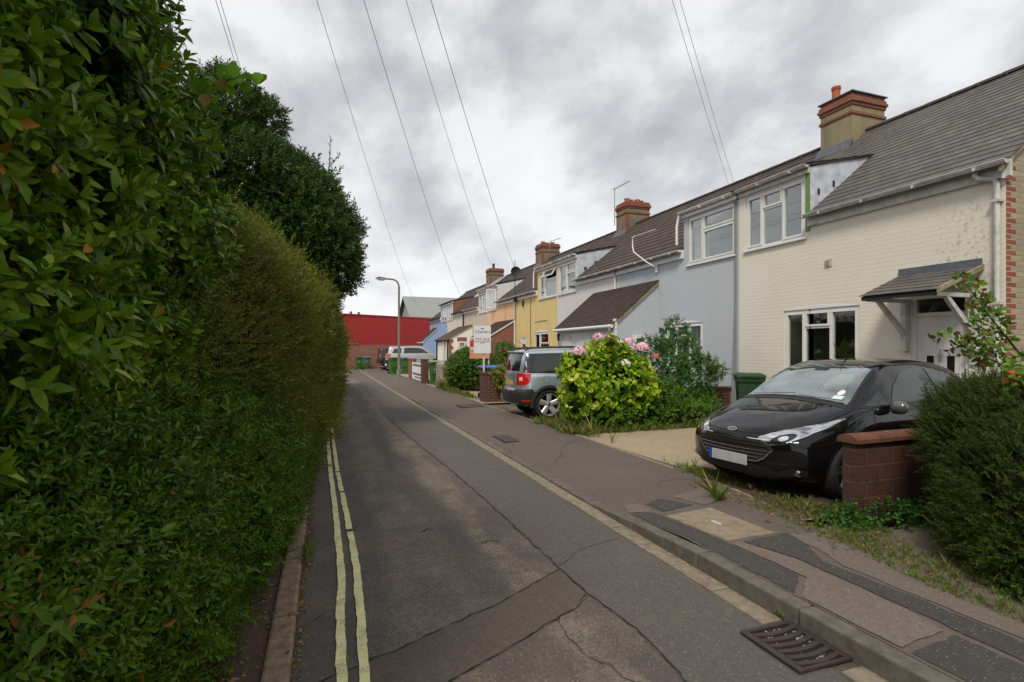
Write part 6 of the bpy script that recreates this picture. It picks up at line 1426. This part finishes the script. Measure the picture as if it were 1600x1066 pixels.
# ---- right-hand planting
yb = [(5.4, 2.45, .78, .80, .66, .62), (5.15, 2.55, 1.0, .5, .48, .40), (4.68, 2.2, .62, .56, .56, .54), (4.95, 2.72, .9, .40, .42, .40), (5.2, 1.6, .75, .9, .7, .62), (6.2, 2.9, .8, .8, .6, .55), (4.5, 1.6, .5, .55, .55, .48), (5.7, 2.3, 1.0, .8, .7, .42), (4.45, 2.1, .30, .38, .38, .32), (4.55, 2.45, .35, .34, .34, .34), (5.2, 2.75, .5, .42, .4, .45), (5.6, 2.95, 1.05, .45, .40, .35), (5.1, 2.85, 1.08, .38, .36, .30)]
o = thing('yew_bush', 'dark clipped yew bush at the front right beyond the block wall end', 'shrub', (5.1, 2.4, .08))
p, d = shell(yb, 900, .74, 1.07, lambda p: (p[:, 2] > .06) & (p[:, 0] < 6.4), .15, .55)
vs = [sprig(22, .11, .026, .0085, 'lo', 35, 70, 14, shrink=.3, flat=(k % 3 == 0), stemr=.002) for k in range(6)]
scatter('needles', vs, p, d, rng.uniform(.5, 1.0, len(p)), M['yew'], o, lump(p, 3, .2))
core('light_block_core', yb, .64, M['blockcore'], o)
# rose behind it with long shoots and orange flowers
o = thing('climbing_rose', 'leggy rose with red orange blooms reaching up in front of the downpipe', 'plant', (6.2, 3.0, .08))
m = MB(); pts = []; st = [((6.2, 3.0, .1), (6.35, 3.1, 1.3), (6.5, 3.05, 2.3)), ((6.2, 3.0, .1), (6.1, 3.1, 1.4), (5.75, 3.3, 1.98)), ((6.3, 3.0, .1), (6.5, 2.8, 1.4), (6.7, 2.6, 2.1)), ((6.4, 3.1, 1.4), (6.1, 3.3, 1.9), (5.95, 3.45, 2.30)), ((6.35, 3.1, 1.3), (6.0, 3.2, 1.55), (5.55, 3.35, 1.72)), ((5.9, 3.0, .9), (5.3, 2.75, 1.35), (4.92, 2.5, 1.42)), ((6.4, 2.9, 1.2), (6.6, 2.9, 1.7), (6.6, 2.9, 2.3))]
for a, b, c in st:
    a, b, c = map(Vector, (a, b, c)); q = [a.lerp(b, t).lerp(b.lerp(c, t), t) for t in np.linspace(0, 1, 12)]; m.tube(q, list(np.linspace(.012, .003, 12)), 6)
    for i in range(4, 12):
        for k in range(4): pts.append(q[i] + Vector(rng.normal(size=3) * .045))
m.build('canes', M['bark'], o); P_ = np.array(pts); vs = [sprig(6, .08, .055, .036, 'hi', 35, 80, 16, shrink=.2) for _ in range(6)]
scatter('leaves', vs, P_, rng.normal(size=P_.shape) * .6 + [-.2, -.2, .3], rng.uniform(1.0, 1.45, len(P_)), M['rose'], o, np.full(len(P_), .35))
def flower(par, c, r, mat, n=60, name='flower'):
    u = rng.normal(size=(n, 3)); u /= np.linalg.norm(u, axis=1, keepdims=True); u[:, 2] = np.abs(u[:, 2]) * 1.0 - .25
    return scatter(name, [sprig(4, .0, .022, .02, 'lo', 80, 88, 6, golden=90, shrink=0)], np.array(c) + u * r, u, np.full(n, r / .10), mat, par)
for c, r in (((4.88, 2.52, 1.47), .028), ((4.92, 2.50, 1.43), .036), ((4.97, 2.48, 1.37), .024)): flower(o, c, r, M['orangeleaf'], 26)
# hydrangea
hyb = [(5.35, 9.55, 1.02, .80, .8, .62), (4.95, 9.4, .75, .5, .6, .42), (5.75, 9.35, .85, .50, .6, .42), (5.45, 9.6, 1.45, .5, .5, .36), (4.85, 9.55, 1.25, .42, .45, .32), (5.85, 9.5, 1.15, .42, .5, .38)] + [(5.35 + rng.uniform(-.9, .85), 9.25 + rng.uniform(-.3, .2), 1.05 + rng.uniform(-.5, .75), .18, .18, .16) for _ in range(9)]
o = thing('hydrangea', 'lime leaved hydrangea with pink flower heads between the two cars', 'shrub', (5.35, 9.5, .08))
p, d = shell(hyb, 66, .62, 1.10, lambda p: p[:, 2] > .35, .30, .35)
vs = [sprig(6, .08, .15, .095, 'hi', 48, 100, 20, stemr=.004, shrink=.3) for _ in range(9)]
scatter('leaves', vs, p, d, rng.uniform(.6, 1.15, len(p)), M['lime'], o, lump(p, 3, .3)); core('light_block_core', hyb, .66, M['blockcore'], o)
pk = plain('pink_floret', (.72, .34, .50), .6, c2=(.80, .55, .62), scale=30); wf = plain('cream_floret', (.75, .75, .60), .6); fade = plain('faded_floret', (.45, .17, .13), .7)
for (x, y, z), r, mt in (((4.56, 9.12, 1.60), .15, pk), ((5.14, 9.4, 1.88), .125, pk), ((5.40, 9.4, 1.88), .125, pk), ((5.80, 9.35, 1.80), .12, pk), ((6.08, 9.3, 1.68), .15, pk), ((5.82, 9.3, 1.66), .08, pk), ((5.58, 9.3, 1.80), .07, wf), ((5.45, 8.9, 1.38), .10, wf), ((6.6, 9.6, 1.5), .11, fade)): flower(o, (x, y, z), r, mt, 70, 'flower_head')
# roses and mixed shrubs against the grey house
def bush(name, label, blobs, n, mat, leafn, L_, W_, kind='lo', keepz=.05, sc=(.8, 1.2), cat='shrub', corek=.6, cm='blockcore', up=.3):
    o = thing(name, label, cat, (blobs[0][0], blobs[0][1], .06)); p, d = shell(blobs, n, .6, 1.12, lambda p: p[:, 2] > keepz, up, .6)
    scatter('leaves', [sprig(leafn, .11, L_, W_, kind, 35, 80, 16, stemr=.003) for _ in range(6)], p, d, rng.uniform(*sc, len(p)), M[mat], o, lump(p, 3, .25))
    if corek: core('light_block_core', blobs, corek, M[cm], o)
    return o
o = bush('rose_shrub', 'tall straggly rose bush growing in front of the grey house window', [(7.0, 10.0, 1.2, .55, .4, .5), (7.55, 10.1, 1.45, .5, .35, .6), (7.9, 10.0, 1.05, .45, .4, .45), (6.7, 9.9, 1.55, .35, .3, .35), (7.45, 10.1, 2.0, .28, .25, .35), (7.1, 10.0, .9, .5, .4, .4), (7.6, 10.0, .85, .5, .4, .4)], 150, 'ivy', 8, .06, .038, corek=0)
m = MB()
for a, b in (((7.4, 10, .1), (6.9, 9.8, 1.9)), ((7.4, 10, .1), (7.5, 10.1, 2.3)), ((7.5, 10, .1), (8.1, 10, 1.7)), ((7.1, 9.7, .1), (6.95, 9.6, 1.2)), ((7.5, 10, .2), (7.75, 10.1, 2.1))):
    a, b = Vector(a), Vector(b); m.tube([a, a.lerp(b, .5) + Vector((.08, -.03, .05)), b], [.014, .009, .003], 6)
m.build('canes', M['timber'], o); flower(o, (7.85, 9.7, 1.62), .04, pk, 16)
bush('mixed_shrubs', 'dark low shrubs filling the bed under the rose beside the gravel', [(6.6, 9.6, .5, .6, .55, .45), (7.3, 9.7, .42, .6, .45, .42), (7.9, 9.8, .35, .35, .35, .33), (5.9, 9.25, .35, .6, .45, .4), (7.0, 9.15, .25, .8, .35, .28), (5.2, 9.2, .3, .6, .4, .35)], 210, 'weed', 9, .055, .032, sc=(.8, 1.2), corek=.7)
bush('sapling', 'small light green sapling in front of the low brick wall', [(8.05, 9.75, 1.3, .22, .2, .2), (8.35, 9.8, 1.15, .2, .2, .16)], 170, 'rose', 7, .06, .04, corek=0)
bush('bramble_bush', 'tangled dark green bush between the pale wall and the agent board', [(5.15, 20.0, .85, .75, .8, .65), (5.6, 19.6, .8, .7, .7, .6), (5.3, 20.2, 1.3, .5, .6, .35), (5.2, 20.7, .6, .4, .5, .5)], 150, 'rose', 9, .085, .055, corek=.7)
bush('red_tinged_climber', 'climber with orange tinged leaves trailing over the pale rubble wall', [(4.95, 21.25, .85, .22, .3, .3), (4.9, 20.95, .4, .25, .35, .3)], 150, 'grass', 9, .07, .045, corek=.5)
bush('lime_ivy', 'yellow green ivy growing over the square pier beside the silver SUV', [(5.1, 15.0, .72, .30, .3, .32), (5.35, 14.75, .45, .28, .25, .35), (4.9, 14.95, .95, .2, .2, .15)], 190, 'gold', 9, .07, .05, corek=.6)
bush('garden_rose', 'loose flowering shrub in front of the dark brick porch', [(5.6, 17.2, .9, .6, .6, .6), (6.3, 17.8, 1.1, .6, .6, .6), (5.9, 17.6, 1.5, .35, .4, .35)], 85, 'rose', 8, .075, .05, corek=.35)
bush('wall_ivy', 'low ivy spreading along the foot of the block wall', [(4.75, 3.36, .12, .45, .14, .12), (5.3, 3.32, .12, .4, .15, .12), (4.42, 3.5, .09, .18, .2, .09), (4.3, 1.9, .10, .25, .35, .1)], 330, 'ivy', 6, .05, .04, 'hi', .05, (.7, 1.0), 'plant', .5)
# grass and weeds nobody could count
def blades(name, areas, h, mat=None, kind='stuff'):
    P_, S_ = [], []
    for x, y, sx, sy, n, z, hh in areas:
        q = np.stack([rng.normal(x, sx, n), rng.normal(y, sy, n), np.full(n, z)], 1); P_.append(q); S_.append(rng.uniform(.5, 1.2, n) * hh)
    p = np.concatenate(P_); d = rng.normal(size=p.shape) * .3 + [0, 0, 1]
    o = scatter(name, [sprig(5, .02, 1.0, .045, 'lo', 4, 28, 8, shrink=.3) for _ in range(4)], p, d, np.concatenate(S_), mat or M['grass'], None); tag(o, kind=kind); return o
o = blades('rough_grass', [(4.45, 9.35, .12, .35, 260, .07, .30), (4.6, 8.95, .15, .08, 160, .07, .2), (5.2, 8.85, .35, .07, 220, .08, .16), (6.3, 8.85, .5, .06, 220, .08, .14), (4.45, 5.5, .07, .22, 240, .075, .10), (4.5, 5.0, .05, .2, 90, .075, .06), (4.12, 4.1, .08, .2, 120, .08, .05), (4.45, 4.0, .12, .25, 260, .088, .07), (4.75, 3.7, .3, .08, 200, .09, .09), (3.95, 2.9, .05, .3, 90, .085, .05), (3.87, 4.5, .02, .03, 10, .085, .22), (4.05, 3.3, .06, .3, 160, .08, .05), (3.85, 2.3, .06, .3, 220, .08, .05), (4.2, 3.2, .18, .22, 320, .083, .06), (4.15, 2.3, .12, .4, 260, .083, .07),
    (4.45, 19.5, .1, .6, 240, .07, .2), (4.5, 17.6, .1, .8, 260, .07, .14), (4.6, 21.3, .15, .3, 120, .07, .3), (-.13, 4.55, .012, .12, 50, .01, .10), (-.145, 3.6, .008, .6, 50, .01, .04), (-.15, 6.5, .01, 1.0, 120, .01, .05), (2.47, 6.5, .008, 1.5, 60, .01, .02), (2.63, 3.4, .006, .06, 14, .015, .04), (2.62, 2.52, .004, .03, 12, .015, .05), (4.36, 12.2, .04, .8, 90, .07, .07), (4.35, 10.3, .05, .3, 120, .07, .16), (4.35, 27, .08, 2, 160, .06, .07)], .2)
o['label'] = 'rough tufts of grass along the path edges'; o['category'] = 'grass'
# fallen leaves and litter at the left kerb and under the hedge
n = 2200; p = np.stack([np.where(rng.random(n) < .45, rng.normal(-.145, .02, n), rng.uniform(-.75, -.3, n)), rng.uniform(1.2, 9, n), np.full(n, .035)], 1); p[:, 2] = np.where(p[:, 0] > -.17, .012, .036)
q = np.stack([rng.normal(4.1, .15, 260), rng.uniform(2.2, 5.2, 260), np.full(260, .094)], 1); p = np.concatenate([p, q]); d = rng.normal(size=p.shape) * .35 + [0, 0, 1]
o = scatter('leaf_litter', [sprig(1, 0, .03, .018, 'lo', 80, 90, 5, shrink=0) for _ in range(4)], p, d, rng.uniform(.4, 1.2, len(p)), leafmat('dead_leaf', (.10, .05, .02), (.25, .14, .06), (.4, .2, .08), .1, .8, .05), None); tag(o, kind='stuff')
n = 420; q = np.concatenate([np.stack([rng.normal(2.30, .05, n // 2), rng.uniform(1.5, 8, n // 2), np.full(n // 2, .006)], 1), np.stack([rng.uniform(3.0, 3.9, n // 2), rng.uniform(2, 5, n // 2), np.full(n // 2, .1)], 1)]); q[:, 2] = [roadz(a) + .006 if a < 2.6 else pavz(a, b) + .009 for a, b in q[:, :2]]
o = scatter('grit', [sprig(1, 0, .008, .007, 'lo', 85, 90, 3, shrink=0)], q, rng.normal(size=q.shape) * .3 + [0, 0, 1], rng.uniform(.4, 1.3, len(q)), M['farpave'], None); tag(o, kind='stuff')
